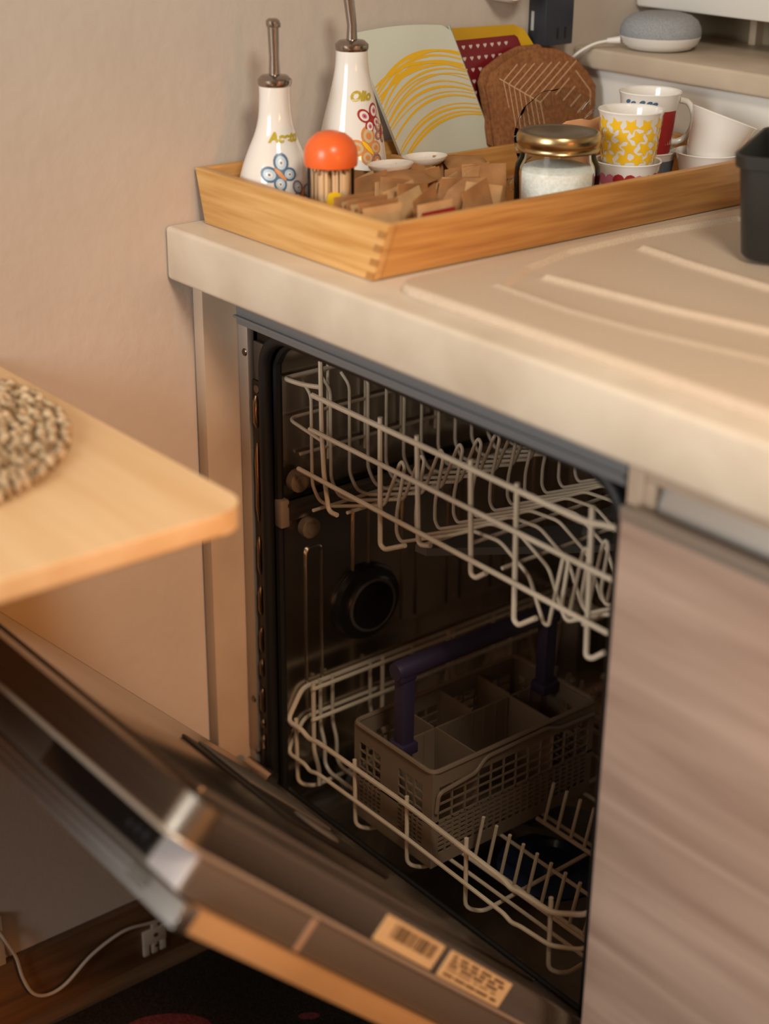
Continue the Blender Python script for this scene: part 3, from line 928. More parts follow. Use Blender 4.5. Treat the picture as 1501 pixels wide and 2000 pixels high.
# ------------------------------------------------------------------ bamboo tray
tr = thing('bamboo_tray', 'large bamboo serving tray with sloping sides on the worktop', 'tray', (0.165, 0.3, H))
B0, B1, U0, U1, F0, F1, HT = 0.020, 0.303, 0.0045, 0.3255, 0.038, 0.604, 0.057
zb_, zt_ = H + 0.0008, H + HT
th = 0.0105


def sidewall(xb0, xb1, xt0, xt1, y0, y1):
    b = MB()
    b.hexa([(xb0, y0, zb_), (xb1, y0, zb_), (xb1, y1, zb_), (xb0, y1, zb_), (xt0, y0, zt_), (xt1, y0, zt_), (xt1, y1, zt_), (xt0, y1, zt_)])
    bmesh.ops.bevel(b.bm, geom=b.bm.edges[:], offset=0.001, segments=2, profile=0.5, affect='EDGES')
    return b


def endwall(y0, y1):
    b = MB()
    b.hexa([(B0 + 0.0, y0, zb_), (B1 - 0.0, y0, zb_), (B1 - 0.0, y1, zb_), (B0 + 0.0, y1, zb_), (U0 + 0.0, y0, zt_), (U1 - 0.0, y0, zt_), (U1 - 0.0, y1, zt_), (U0 + 0.0, y1, zt_)])
    bmesh.ops.bevel(b.bm, geom=b.bm.edges[:], offset=0.001, segments=2, profile=0.5, affect='EDGES')
    return b


endwall(F0, F0 + th).build('end_wall', M_bamboo, tr)
endwall(F1 - th, F1).build('end_wall', M_bamboo, tr)
sidewall(B0, B0 + th, U0, U0 + th, F0 + th + 0.0002, F1 - th - 0.0002).build('long_wall', M_bamboo_shade, tr)
sidewall(B1 - th, B1, U1 - th, U1, F0 + th + 0.0002, F1 - th - 0.0002).build('long_wall', M_bamboo_shade, tr)
MB().box(B0 + th, B1 - th, F0 + th, F1 - th, zb_, zb_ + 0.006).build('bottom', M_bamboo_shade, tr)
M_joint = mat('joint_wood', '#B07C42', 0.6)
for k in range(4):       # box joint fingers at the near corner
    t0, t1 = k / 4 + 0.02, k / 4 + 0.14
    xa, xb = B1 + (U1 - B1) * t0, B1 + (U1 - B1) * t1
    z0, z1 = zb_ + (zt_ - zb_) * t0, zb_ + (zt_ - zb_) * t1
    b = MB()
    b.hexa([(xa - th, F0 - 0.0004, z0), (xa + 0.0004, F0 - 0.0004, z0), (xa + 0.0004, F0 + 0.001, z0), (xa - th, F0 + 0.001, z0), (xb - th, F0 - 0.0004, z1), (xb + 0.0004, F0 - 0.0004, z1), (xb + 0.0004, F0 + 0.001, z1), (xb - th, F0 + 0.001, z1)])
    b.build('joint_finger', M_joint, tr)
FL = zb_ + 0.0062      # tray floor height

# ------------------------------------------------------------------ cruets
VIEW = V((1.41757464, -0.85409968, 0))


def radius_at(prof, z):
    for (r0, z0), (r1, z1) in zip(prof, prof[1:]):
        if z0 <= z <= z1 and z1 > z0:
            return r0 + (r1 - r0) * (z - z0) / (z1 - z0)
    return prof[-1][0]


def smooth_prof(prof, sub=5):
    out = []
    n_ = len(prof)
    for i in range(n_ - 1):
        p0, p1, p2, p3 = prof[max(i - 1, 0)], prof[i], prof[i + 1], prof[min(i + 2, n_ - 1)]
        for s in range(sub):
            t = s / sub
            out.append(tuple(0.5 * ((2 * p1[k]) + (-p0[k] + p2[k]) * t + (2 * p0[k] - 5 * p1[k] + 4 * p2[k] - p3[k]) * t * t + (-p0[k] + 3 * p1[k] - 3 * p2[k] + p3[k]) * t ** 3) for k in range(2)))
    out.append(prof[-1])
    return out


def wrap(prof, c, a0, off=0.0004):
    def fn(s, z):
        rr_ = radius_at(prof, z)
        a = a0 + s / max(rr_, 0.004)
        return V((c[0] + (rr_ + off) * math.cos(a), c[1] + (rr_ + off) * math.sin(a), c[2] + z))
    return fn


def face_angle(c):
    return math.atan2(VIEW.y - c[1], VIEW.x - c[0])


def ellipse(cx, cy, rx, ry, rot=0, n=16):
    c_, s_ = math.cos(rot), math.sin(rot)
    return [(cx + rx * math.cos(t) * c_ - ry * math.sin(t) * s_, cy + rx * math.cos(t) * s_ + ry * math.sin(t) * c_) for t in [2 * math.pi * k / n for k in range(n)]]


def text_print(name, txt, size, fn, m, parent, shear=0.3):
    cu = bpy.data.curves.new(name, 'FONT')
    cu.body = txt
    cu.size = size
    cu.shear = shear
    cu.align_x = 'CENTER'
    cu.offset = 0.0006
    o = bpy.data.objects.new(name, cu)
    COL.objects.link(o)
    dg = bpy.context.evaluated_depsgraph_get()
    me = bpy.data.meshes.new_from_object(o.evaluated_get(dg))
    bpy.data.objects.remove(o)
    bpy.data.curves.remove(cu)
    b = MB()
    b.bm.from_mesh(me)
    bpy.data.meshes.remove(me)
    for v_ in b.bm.verts:
        v_.co = fn(v_.co.x, v_.co.y)
    return b.build(name, m, parent, recalc=False)


def butterfly(parent, prof, c, a0, s, z, size, rot, cols):
    """four ringed wings and a body, printed on a turned surface"""
    outer, mid, core, body = cols
    wings = [(-0.58, 0.50, 0.54, 0.66, 0.6), (0.58, 0.50, 0.54, 0.66, -0.6), (-0.46, -0.46, 0.46, 0.52, -0.5), (0.46, -0.46, 0.46, 0.52, 0.5)]
    cr, sr = math.cos(rot), math.sin(rot)
    for k, (m_, f, off) in enumerate(((outer, 1.0, 0.0005), (mid, 0.70, 0.0008), (core, 0.36, 0.0011), (outer, 0.14, 0.0014))):
        b = MB()
        fn = wrap(prof, c, a0, off)
        for (wx, wz, rx, rz, wr) in wings:
            b.disc(ellipse(s + (wx * cr - wz * sr) * size, z + (wx * sr + wz * cr) * size, rx * f * size, rz * f * size, wr + rot), fn)
        b.build('wing_print', m_, parent)
    MB().disc(ellipse(s, z, 0.14 * size, 0.6 * size, rot), wrap(prof, c, a0, 0.0012)).build('body_print', body, parent)


def cruet(label, c, prof, capz, caph, capr, spout, text, tz, tsize, bf):
    t = thing('oil_cruet', label, 'bottle', c)
    pr = smooth_prof(prof)
    b = MB().lathe([(0.0, 0.0)] + [(prof[0][0] - 0.004, 0.0)] + pr + [(0.0, pr[-1][1])], c, 48)
    body = b.build('body', M_cer, t)
    MB().lathe([(capr * 0.9, capz - 0.002), (capr, capz), (capr * 1.05, capz + 0.002), (capr * 1.05, capz + caph * 0.55), (capr * 0.8, capz + caph * 0.9), (0.006, capz + caph), (0.0, capz + caph)], c, 32).build('stopper', M_chrome, t)
    sp_ = [V(c) + V(p) for p in spout]
    MB().tube(sp_, 0.0052, 14, taper=[0.0058] + [0.0050] * (len(sp_) - 2) + [0.0058]).build('spout', M_chrome, t)
    tip = sp_[-1]
    d = (sp_[-1] - sp_[-2]).normalized()
    MB().lathe([(0.0062, -0.004), (0.0070, -0.002), (0.0070, 0.002), (0.0045, 0.004), (0.0, 0.004)], tip, 16).build('spout_tip', M_chrome, t)
    MB().box(tip.x + 0.004, tip.x + 0.010, tip.y - 0.003, tip.y + 0.003, tip.z - 0.004, tip.z + 0.001, 0.001).build('flap_hinge', M_chrome, t)
    a0 = face_angle(c)
    text_print('lettering', text, tsize, wrap(pr, (c[0], c[1], c[2] + tz), a0 + 0.42, 0.0005) if False else (lambda s, z: wrap(pr, c, a0 + bf[0][6], 0.0006)(s, z + tz)), M_yellow_t, body)
    for (s, z, size, rot, cols, da, _) in bf:
        butterfly(body, pr, c, a0 + da, s, z, size * 1.15, rot, cols)
    return t


blues = (M_bluep, M_bluel, M_cer, M_orangep)
mauves = (M_mauve, M_bluel, M_cer, M_orangep)
reds = (M_red, M_cer, M_pink, M_red)
oranges = (M_orangep, M_sticker, M_orangep, M_yellow)
browns = (M_mauve, M_orangep, M_cer, M_red)
c1 = (0.0745, 0.0925, FL)
cruet('small white ceramic cruet with blue butterflies, nearest the tray corner', c1,
      [(0.041, 0.002), (0.0425, 0.012), (0.041, 0.030), (0.036, 0.052), (0.029, 0.072), (0.0215, 0.090), (0.0175, 0.106), (0.0160, 0.125), (0.0162, 0.139)],
      0.138, 0.011, 0.0165, [(0, 0, 0.148), (0.0004, -0.0003, 0.165), (-0.0006, -0.0006, 0.199)], 'Aceto', 0.085, 0.0135,
      [(0.0, 0.055, 0.0125, 0.75, blues, 0.12, 0.42), (0.0, 0.028, 0.0095, 0.5, (M_bluep, M_bluel, M_cer, M_orangep), 0.02, 0), (0.0, 0.034, 0.0095, -0.35, mauves, 0.70, 0)])
c2 = (0.0745, 0.1915, FL)
cruet('taller white ceramic cruet with orange and red butterflies, before the glass board', c2,
      [(0.040, 0.002), (0.0415, 0.012), (0.0405, 0.030), (0.0375, 0.052), (0.0335, 0.078), (0.0285, 0.100), (0.0225, 0.124), (0.0180, 0.146), (0.0165, 0.166)],
      0.165, 0.011, 0.0168, [(0, 0, 0.175), (0.0003, -0.0002, 0.19), (-0.0030, -0.0030, 0.224)], 'Olio', 0.117, 0.0135,
      [(0.0, 0.098, 0.0105, 0.3, reds, 0.78, 0.42), (0.0, 0.070, 0.0135, 0.7, oranges, 0.50, 0), (0.0, 0.045, 0.0115, -0.5, browns, 0.90, 0), (0.0, 0.083, 0.0085, -0.4, browns, 1.15, 0)])

# ------------------------------------------------------------------ toothpick jar
tc_ = (0.170, 0.091, FL)
tj = thing('toothpick_jar', 'clear toothpick jar with a domed orange cap', 'jar', tc_)
MB().lathe([(0.0, 0.0), (0.022, 0.0), (0.0235, 0.002), (0.0235, 0.078), (0.0225, 0.078), (0.0225, 0.002), (0.0, 0.002)], tc_, 36).build('body', M_clear, tj)
MB().lathe([(0.0238, 0.073), (0.0262, 0.0735), (0.0268, 0.076), (0.0268, 0.084), (0.0255, 0.0915), (0.0215, 0.0985), (0.0145, 0.1042), (0.007, 0.1065), (0.0, 0.107)], tc_, 40).build('cap', M_orange, tj)
ty = MB()
a0 = face_angle(tc_)
ty.disc([(-0.007, -0.010), (0.007, -0.010), (0.0075, 0.0), (0.006, 0.008), (0.0, 0.010), (-0.006, 0.008), (-0.0075, 0.0)], lambda s, z: wrap([(0.0237, 0), (0.0237, 0.078)], tc_, a0 + 0.15, 0.0004)(s, z + 0.042))
ty.build('label_print', M_yellow, tj)
picks = MB()
for k in range(190):
    a, r_ = random.uniform(0, 6.28), 0.0205 * math.sqrt(random.random())
    x, y = tc_[0] + r_ * math.cos(a), tc_[1] + r_ * math.sin(a)
    picks.tube([(x, y, FL + 0.0035), (x + random.uniform(-.0006, .0006), y + random.uniform(-.0006, .0006), FL + 0.0670 + random.uniform(-.002, .004))], 0.0012, 5)
po = picks.build('toothpicks', M_pick, tj)
po['kind'] = 'stuff'

# ------------------------------------------------------------------ sachets in the tray
def sachet_mesh(name, w, h, t, m):
    b = MB()
    nx, nz = 8, 8
    sides = []
    for sgn in (1, -1):
        g = []
        for j in range(nz + 1):
            row = []
            for i in range(nx + 1):
                u, v_ = i / nx, j / nz
                bul = max(0, (1 - (2 * u - 1) ** 6)) ** 0.5 * max(0, math.sin(math.pi * min(max((v_ - 0.1) / 0.8, 0), 1))) ** 0.6
                row.append(b.bm.verts.new(((u - 0.5) * w, sgn * (0.0003 + bul * t / 2 * (1 + 0.15 * math.sin(9 * u + 5 * v_))), v_ * h)))
            g.append(row)
        sides.append(g)
        for j in range(nz):
            for i in range(nx):
                b.face([g[j][i], g[j][i + 1], g[j + 1][i + 1], g[j + 1][i]])
    A, Bq = sides
    for j in range(nz):
        b.face([A[j][0], A[j + 1][0], Bq[j + 1][0], Bq[j][0]])
        b.face([A[j][nx], A[j + 1][nx], Bq[j + 1][nx], Bq[j][nx]])
    for i in range(nx):
        b.face([A[0][i], A[0][i + 1], Bq[0][i + 1], Bq[0][i]])
        b.face([A[nz][i], A[nz][i + 1], Bq[nz][i + 1], Bq[nz][i]])
    return b.build(name, m, sharp=60)


s_a = sachet_mesh('sugar_sachet', 0.050, 0.052, 0.0095, M_kraft)
s_b = sachet_mesh('sugar_sachet', 0.046, 0.049, 0.0090, M_kraft2)
protos = [s_a, s_b]
used = [False, False]


def put_sachet(kind, loc, rz, tilt=0.0, roll=0.0, label=None):
    p = protos[kind]
    if used[kind]:
        o = p.copy()
        COL.objects.link(o)
    else:
        o = p
        used[kind] = True
    o.location = loc
    o.rotation_euler = (tilt, roll, rz)
    tag(o, label or ('brown kraft paper sugar sachet standing in the tray' if kind == 0 else 'paler tan paper sachet standing among the brown ones'), 'sachet', 'sachets in the bamboo tray')
    return o


rs = random.Random(11)
ORD = ['first', 'second', 'third', 'fourth', 'fifth', 'sixth', 'seventh', 'eighth', 'ninth', 'tenth']
KC = ['brown kraft sachet', 'pale tan sachet']
# front block seen edge-on, along the near end of the tray
for k in range(6):
    put_sachet(k % 2, (0.2135 + k * 0.0085, 0.0865 + 0.001 * (k % 3), FL + 0.0005), math.radians(90 + rs.uniform(-4, 4)), 0.0, rs.uniform(-0.05, 0.05),
               '%s standing in the front block, %s from the orange cap' % (KC[k % 2], ORD[k]))
red_s = put_sachet(1, (0.2800, 0.135, FL + 0.0015), math.radians(93), -0.05, 0.0, 'tan sachet with a dark red printed panel beside the long tray wall')
rp = MB()
rp.box(-0.022, 0.022, -0.0053, -0.0049, 0.014, 0.042)
rpo = rp.build('red_panel', M_red)
rpo.parent = red_s
for j, (y0, rn) in enumerate(((0.150, 'nearest'), (0.212, 'middle'), (0.272, 'farthest'))):
    for k in range(10):
        x = 0.146 + k * 0.0136 + rs.uniform(-0.002, 0.002)
        if (j == 2 and x > 0.215) or (j == 0 and x > 0.262):
            continue
        put_sachet((k + j) % 2, (x, y0 + rs.uniform(-0.002, 0.002), FL + 0.0045), math.radians(90 + rs.uniform(-24, 24)), rs.uniform(-0.35, 0.30), rs.uniform(-0.22, 0.22),
                   '%s in the %s standing row, %s from the wall side' % (KC[(k + j) % 2], rn, ORD[k]))
put_sachet(0, (0.175, 0.275, FL + 0.0460), math.radians(64), -1.45, 0.05, 'brown kraft sachet lying flat on the farthest standing row')
put_sachet(0, (0.195, 0.200, FL + 0.0465), math.radians(118), -1.43, 0.05, 'brown kraft sachet lying flat on the middle standing row')
for (x, y, lab) in ((0.147, 0.186, 'white oval paper cup on the sachets, nearer the orange cap'), (0.1385, 0.240, 'white oval paper cup on the sachets, nearer the glass board')):
    MB().lathe([(0.0, 0.0), (0.013, 0.0005), (0.017, 0.002), (0.0205, 0.006), (0.0215, 0.009), (0.0205, 0.009), (0.016, 0.0045), (0.0, 0.003)], (0, 0, 0), 28,
               fn=lambda p, x=x, y=y: V((x + p.x * 0.9, y + p.y * 1.25, FL + 0.0508 + p.z))).build('paper_cup', M_cer)
    tag(bpy.data.objects[[o.name for o in COL.objects if o.name.startswith('paper_cup')][-1]], lab, 'cup', 'white cups on the sachets')
wr = MB()
for k in range(9):
    a = k * 0.7
    wr.disc([(0.010 * math.cos(a) - 0.006, 0.010 * math.sin(a)), (0.010 * math.cos(a) + 0.006, 0.010 * math.sin(a) - 0.004), (0.010 * math.cos(a) + 0.004, 0.010 * math.sin(a) + 0.006)], lambda s, t, k=k: V((0.176 + s, 0.318 + t, FL + 0.016 + 0.003 * math.sin(k * 2.1 + s * 300))))
crum = MB()
gr = []
for j in range(9):
    row = []
    for i in range(9):
        row.append(crum.bm.verts.new((0.158 + 0.006 * i, 0.298 + 0.005 * j, FL + 0.030 + 0.010 * math.sin(i * 2.3 + j * 1.1) * math.cos(j * 1.9 - i * 0.7))))
    gr.append(row)
for j in range(8):
    for i in range(8):
        crum.face([gr[j][i], gr[j][i + 1], gr[j + 1][i + 1], gr[j + 1][i]])
bmesh.ops.solidify(crum.bm, geom=crum.bm.faces[:], thickness=0.0006)
wr.bm.free()
tag(crum.build('plastic_wrapper', M_clear, sharp=20), 'crumpled clear plastic wrapper left of the sugar jar', 'wrapper')

# ------------------------------------------------------------------ glass sugar jar
jc = (0.2425, 0.334, FL)
jar = thing('sugar_jar', 'glass jar of white sugar with a gold screw lid', 'jar', jc)
MB().lathe([(0.0, 0.0), (0.038, 0.0), (0.043, 0.004), (0.0445, 0.015), (0.0450, 0.048), (0.0440, 0.057), (0.0400, 0.064), (0.0385, 0.075), (0.0365, 0.075), (0.0375, 0.063), (0.0415, 0.056), (0.0425, 0.047), (0.0425, 0.016), (0.040, 0.006), (0.0, 0.004)], jc, 48).build('body', M_glass, jar)
MB().lathe([(0.0, 0.0045), (0.0395, 0.0065), (0.0413, 0.016), (0.0418, 0.044), (0.0400, 0.0525), (0.030, 0.0565), (0.0, 0.058)], jc, 40).build('sugar', M_sugar, jar)
lid = MB().lathe([(0.0388, 0.0725), (0.0428, 0.0725), (0.0438, 0.0740), (0.0428, 0.0755), (0.0428, 0.0790), (0.0440, 0.0805), (0.0440, 0.087), (0.0425, 0.0905), (0.040, 0.0915)], jc, 48).build('lid', M_gold, jar)
MB().lathe([(0.0398, 0.0915), (0.038, 0.0905), (0.030, 0.0905), (0.028, 0.0915), (0.0, 0.0915)], jc, 48).build('lid_top', M_lidtop, lid)

# ------------------------------------------------------------------ cups
def cup(name, label, c, r0, r1, h, group, handle=None, fn=None, m=M_cer):
    t = thing(name, label, 'cup', c, group)
    prof = [(r0, 0.002), (r0 + (r1 - r0) * 0.25, h * 0.2), (r0 + (r1 - r0) * 0.6, h * 0.6), (r1 - 0.0006, h * 0.93), (r1 + 0.0012, h)]
    b = MB().lathe([(0.0, 0.0015), (r0 - 0.004, 0.0), (r0 - 0.001, 0.0)] + prof + [(r1 + 0.0006, h + 0.0010), (r1 - 0.0012, h), (r1 - 0.0032, h * 0.9), (r0 - 0.0025, 0.008), (0.0, 0.005)], c, 44, fn=fn)
    body = b.build('body', m, t)
    if handle is not None:
        a = handle
        pts = []
        for k in range(13):
            s = k / 12
            ang = math.radians(80 - 175 * s)
            rad = r1 - 0.003 + 0.019 * max(0.0, math.cos(ang * 0.98)) + (0.003 if 0 < k < 12 else -0.001) - (0.004 * s)
            z = h * 0.53 + h * 0.34 * math.sin(ang)
            p = V((c[0] + rad * math.cos(a), c[1] + rad * math.sin(a), c[2] + z))
            pts.append(fn(p) if fn else p)
        MB().tube(pts, 0.0036, 10).build('handle', m, t)
    return t, body, prof


cupg = 'cups in the bamboo tray'
hx, hy = 0.2565, 0.4265
th_, bh, prh = cup('espresso_cup', 'small white cup printed with red and pink hearts, under the star cup', (hx, hy, FL), 0.0285, 0.0355, 0.0525, cupg, 2.5)


def heart(cx, cy, s, n=20):
    out = []
    for k in range(n):
        t = 2 * math.pi * k / n
        out.append((cx + s * 0.0625 * 16 * math.sin(t) ** 3, cy + s * 0.0625 * (13 * math.cos(t) - 5 * math.cos(2 * t) - 2 * math.cos(3 * t) - math.cos(4 * t))))
    return out


for k in range(10):
    b = MB()
    b.disc(heart(0, 0.0345, 0.0125 if k % 2 == 0 else 0.0112), wrap(prh, (hx, hy, FL), 2 * math.pi * k / 10 + 0.35, 0.0007 if k % 2 == 0 else 0.0005))
    b.build('heart_print', M_pink if k % 2 else M_red, bh)
sz = FL + 0.0470
ts, bs, prs = cup('espresso_cup', 'small white cup covered in yellow stars, stacked on the heart cup', (hx, hy, sz), 0.0275, 0.0345, 0.0590, cupg, 2.5)
stars = MB()
rs2 = random.Random(5)


def star(cx, cy, r, rot):
    return [(cx + (r if k % 2 == 0 else r * 0.5) * math.cos(rot + math.pi * k / 5), cy + (r if k % 2 == 0 else r * 0.5) * math.sin(rot + math.pi * k / 5)) for k in range(10)]


for row in range(4):
    for k in range(12):
        a = 2 * math.pi * (k + 0.5 * (row % 2)) / 12 + rs2.uniform(-0.05, 0.05)
        stars.disc(star(0, 0.0115 + row * 0.0118, 0.0088, rs2.uniform(0, 6)), wrap(prs, (hx, hy, sz), a, 0.0004 + 0.0001 * (k % 3)))
stars.build('star_print', M_yellow, bs)
gx, gy = 0.192, 0.527
tg, bgc, prg = cup('coffee_mug', 'slate grey printed mug under the red printed mug', (gx, gy, FL), 0.0270, 0.0345, 0.0420, cupg, 0.95)
va = face_angle((gx, gy, 0))
b = MB()
b.strip([(s * 0.002 - 0.004, 0.020) for s in range(21)], 0.028, wrap(prg, (gx, gy, FL), va + 0.20, 0.0006))
b.build('slate_panel', M_slate, bgc)
rz_ = FL + 0.0375
tm, bm_, prm = cup('coffee_mug', 'white mug with a red printed panel and blue dots, behind the star cup', (gx, gy, rz_), 0.0260, 0.0345, 0.0700, cupg, 0.95)
b = MB()
b.strip([(s * 0.002 - 0.002, 0.028) for s in range(17)], 0.048, wrap(prm, (gx, gy, rz_), va + 0.22, 0.0006))
b.build('red_panel', M_red, bm_)
b = MB()
for s in (-0.026, -0.019, -0.008, 0.0, 0.006):
    b.disc(ellipse(s, 0.0615 + 0.001 * math.sin(s * 700), 0.0034, 0.0022, 0.4), wrap(prm, (gx, gy, rz_), va, 0.0006))
b.build('blue_dots', M_bluep, bm_)


def tilt_fn(pivot, axis, ang):
    R_ = Matrix.Rotation(ang, 4, axis)
    return lambda p: V(pivot) + (R_ @ (V(p) - V(pivot)).to_4d()).to_3d()


wx, wy = 0.2620, 0.5520
cup('tea_cup', 'plain white cup standing at the far end of the tray', (wx, wy, FL), 0.025, 0.0365, 0.048, cupg, None)
f2 = tilt_fn((wx, wy, FL + 0.034), V((-0.90, 0.43, 0)), math.radians(20))
cup('tea_cup', 'plain white cup tilted inside another white cup', (wx + 0.002, wy - 0.006, FL + 0.036), 0.024, 0.0375, 0.052, cupg, None, fn=f2)

# ------------------------------------------------------------------ board holder, glass board, party tray, cork trivets
bx_ = thing('board_holder', 'low wooden box holding boards along the wall side of the tray', 'box', (0.05, 0.42, FL))
HZ = 0.9665
MB().box(0.0645, 0.0705, 0.2805, 0.560, FL, HZ, 0.0008).build('long_side', M_bamboo_shade, bx_)
MB().box(0.0315, 0.0640, 0.2805, 0.2865, FL, HZ, 0.0008).build('short_side', M_bamboo, bx_)
MB().box(0.0315, 0.0640, 0.5540, 0.560, FL, HZ, 0.0008).build('short_side', M_bamboo, bx_)
MB().box(0.0315, 0.0640, 0.2868, 0.5537, FL, FL + 0.003).build('bottom', M_bamboo, bx_)

# leaning planes: x runs from the wall (top) to the holder (bottom)
def lean(xb, zb0, xt, zt0, th0):
    k = (xt - xb) / (zt0 - zb0)
    nrm = V((1, 0, -k)).normalized()
    return lambda y, z, d=0.0: V((xb + k * (z - zb0), y, z)) + nrm * (d + th0 * 0)


gl = thing('glass_board', 'frosted glass cutting board with yellow brush strokes leaning on the wall', 'board', (0.04, 0.34, 0.935))
pf = lean(0.0465, 0.935, 0.0160, 1.0995, 0.0)
gp_ = []
BL, BR, TR_, TL = (0.3000, 0.935), (0.440, 0.935), (0.3775, 1.0985), (0.2392, 1.0995)
topc = [(TL[0] + (TR_[0] - TL[0]) * t, TL[1] + (TR_[1] - TL[1]) * t + 0.004 * math.sin(math.pi * t)) for t in [k / 12 for k in range(13)]]
outl = [BL, BR] + [(0.3795, 1.0925)] + topc[::-1][1:]
MB().prism(outl, lambda y, z: pf(y, z, -0.0045), lambda y, z: pf(y, z, 0.0)).build('slab', M_board, gl)
strk = MB()


def bl_uv(u, v_):
    # u across (0 left to 1 right), v up (0 bottom to 1 top)
    y = (BL[0] + (BR[0] - BL[0]) * u) * (1 - v_) + (TL[0] + (TR_[0] - TL[0]) * u) * v_
    return y, 0.935 + (1.0988 - 0.935) * v_


arcs = [(0.62, 0.83, 0.80, 0.012), (0.60, 0.80, 0.77, 0.010), (0.56, 0.76, 0.73, 0.012), (0.58, 0.735, 0.725, 0.010), (0.50, 0.755, 0.70, 0.009), (0.47, 0.70, 0.685, 0.008), (0.45, 0.675, 0.63, 0.005), (0.41, 0.63, 0.58, 0.007), (0.38, 0.59, 0.55, 0.010),
        (0.36, 0.55, 0.53, 0.005), (0.30, 0.52, 0.50, 0.009), (0.22, 0.45, 0.455, 0.006), (0.20, 0.425, 0.425, 0.009), (0.15, 0.39, 0.40, 0.008), (0.135, 0.365, 0.385, 0.010), (0.54, 0.81, 0.815, 0.010), (0.65, 0.775, 0.70, 0.010), (0.42, 0.66, 0.66, 0.006)]
for (l, m_, r_, w) in arcs:
    pts = []
    for k in range(25):
        u = k / 24
        # quadratic through left, middle, right
        v_ = l * (2 * (u - 0.5) * (u - 1)) + m_ * (-4 * u * (u - 1)) + r_ * (2 * u * (u - 0.5))
        pts.append(bl_uv(0.005 + 0.985 * u, v_))
    strk.strip(pts, lambda t, w=w: w * 0.34 * (0.55 + 0.45 * math.sin(math.pi * min(1, t * 1.2))), lambda y, z, k=len(strk.bm.verts): pf(y, z, 0.0003 + 0.0000004 * k))
strk.build('brush_strokes', M_yellow, gl)
MB().tube([pf(y, z, -0.0022) for y, z in ((BR[0], BR[1]), (0.3795, 1.0925), (TR_[0], TR_[1]))], 0.0022, 6).build('edge', M_boardedge, gl)

pt = thing('party_tray', 'dark red tray with small hearts and a yellow rim, behind the glass board', 'tray', (0.02, 0.44, 0.937))
pf2 = lean(0.0340, 0.937, 0.0010, 1.0935, 0.0)
ro = [(0.37, 0.937), (0.545, 0.937), (0.5350, 1.040), (0.5150, 1.0650), (0.5010, 1.0840), (0.4850, 1.0905), (0.34, 1.0935), (0.33, 0.95)]
ri = [(0.375, 0.945), (0.530, 0.945), (0.5180, 1.030), (0.5030, 1.055), (0.4940, 1.0760), (0.4890, 1.0790), (0.35, 1.0790), (0.345, 0.955)]
MB().prism(ri, lambda y, z: pf2(y, z, 0.0003), lambda y, z: pf2(y, z, 0.0020)).build('base', M_trayred, pt)
b = MB()
n_ = len(ro)
A = [b.bm.verts.new(pf2(y, z, 0.0065)) for y, z in ro]
Bv = [b.bm.verts.new(pf2(y, z, 0.0020)) for y, z in ri]
Cv = [b.bm.verts.new(pf2(y, z, 0.0004)) for y, z in ri]
Dv = [b.bm.verts.new(pf2(y, z, 0.0045)) for y, z in ro]
for k in range(n_):
    k2 = (k + 1) % n_
    b.face([A[k], A[k2], Bv[k2], Bv[k]])
    b.face([Bv[k], Bv[k2], Cv[k2], Cv[k]])
    b.face([Cv[k], Cv[k2], Dv[k2], Dv[k]])
    b.face([Dv[k], Dv[k2], A[k2], A[k]])
b.build('rim', M_trayyel, pt)
hh = MB()
for i in range(13):
    for j in range(10):
        y, z = 0.362 + 0.0112 * i, 1.071 - 0.0128 * j
        if y > 0.486 - max(0, 1.03 - z) * -0.3 - max(0, z - 1.05) * 0.3:
            continue
        hh.disc(heart(y, z, 0.0028, 12), lambda a, c_: pf2(a, c_, 0.0023), rings=(0, 1.0))
hh.build('heart_print', M_heart, pt)

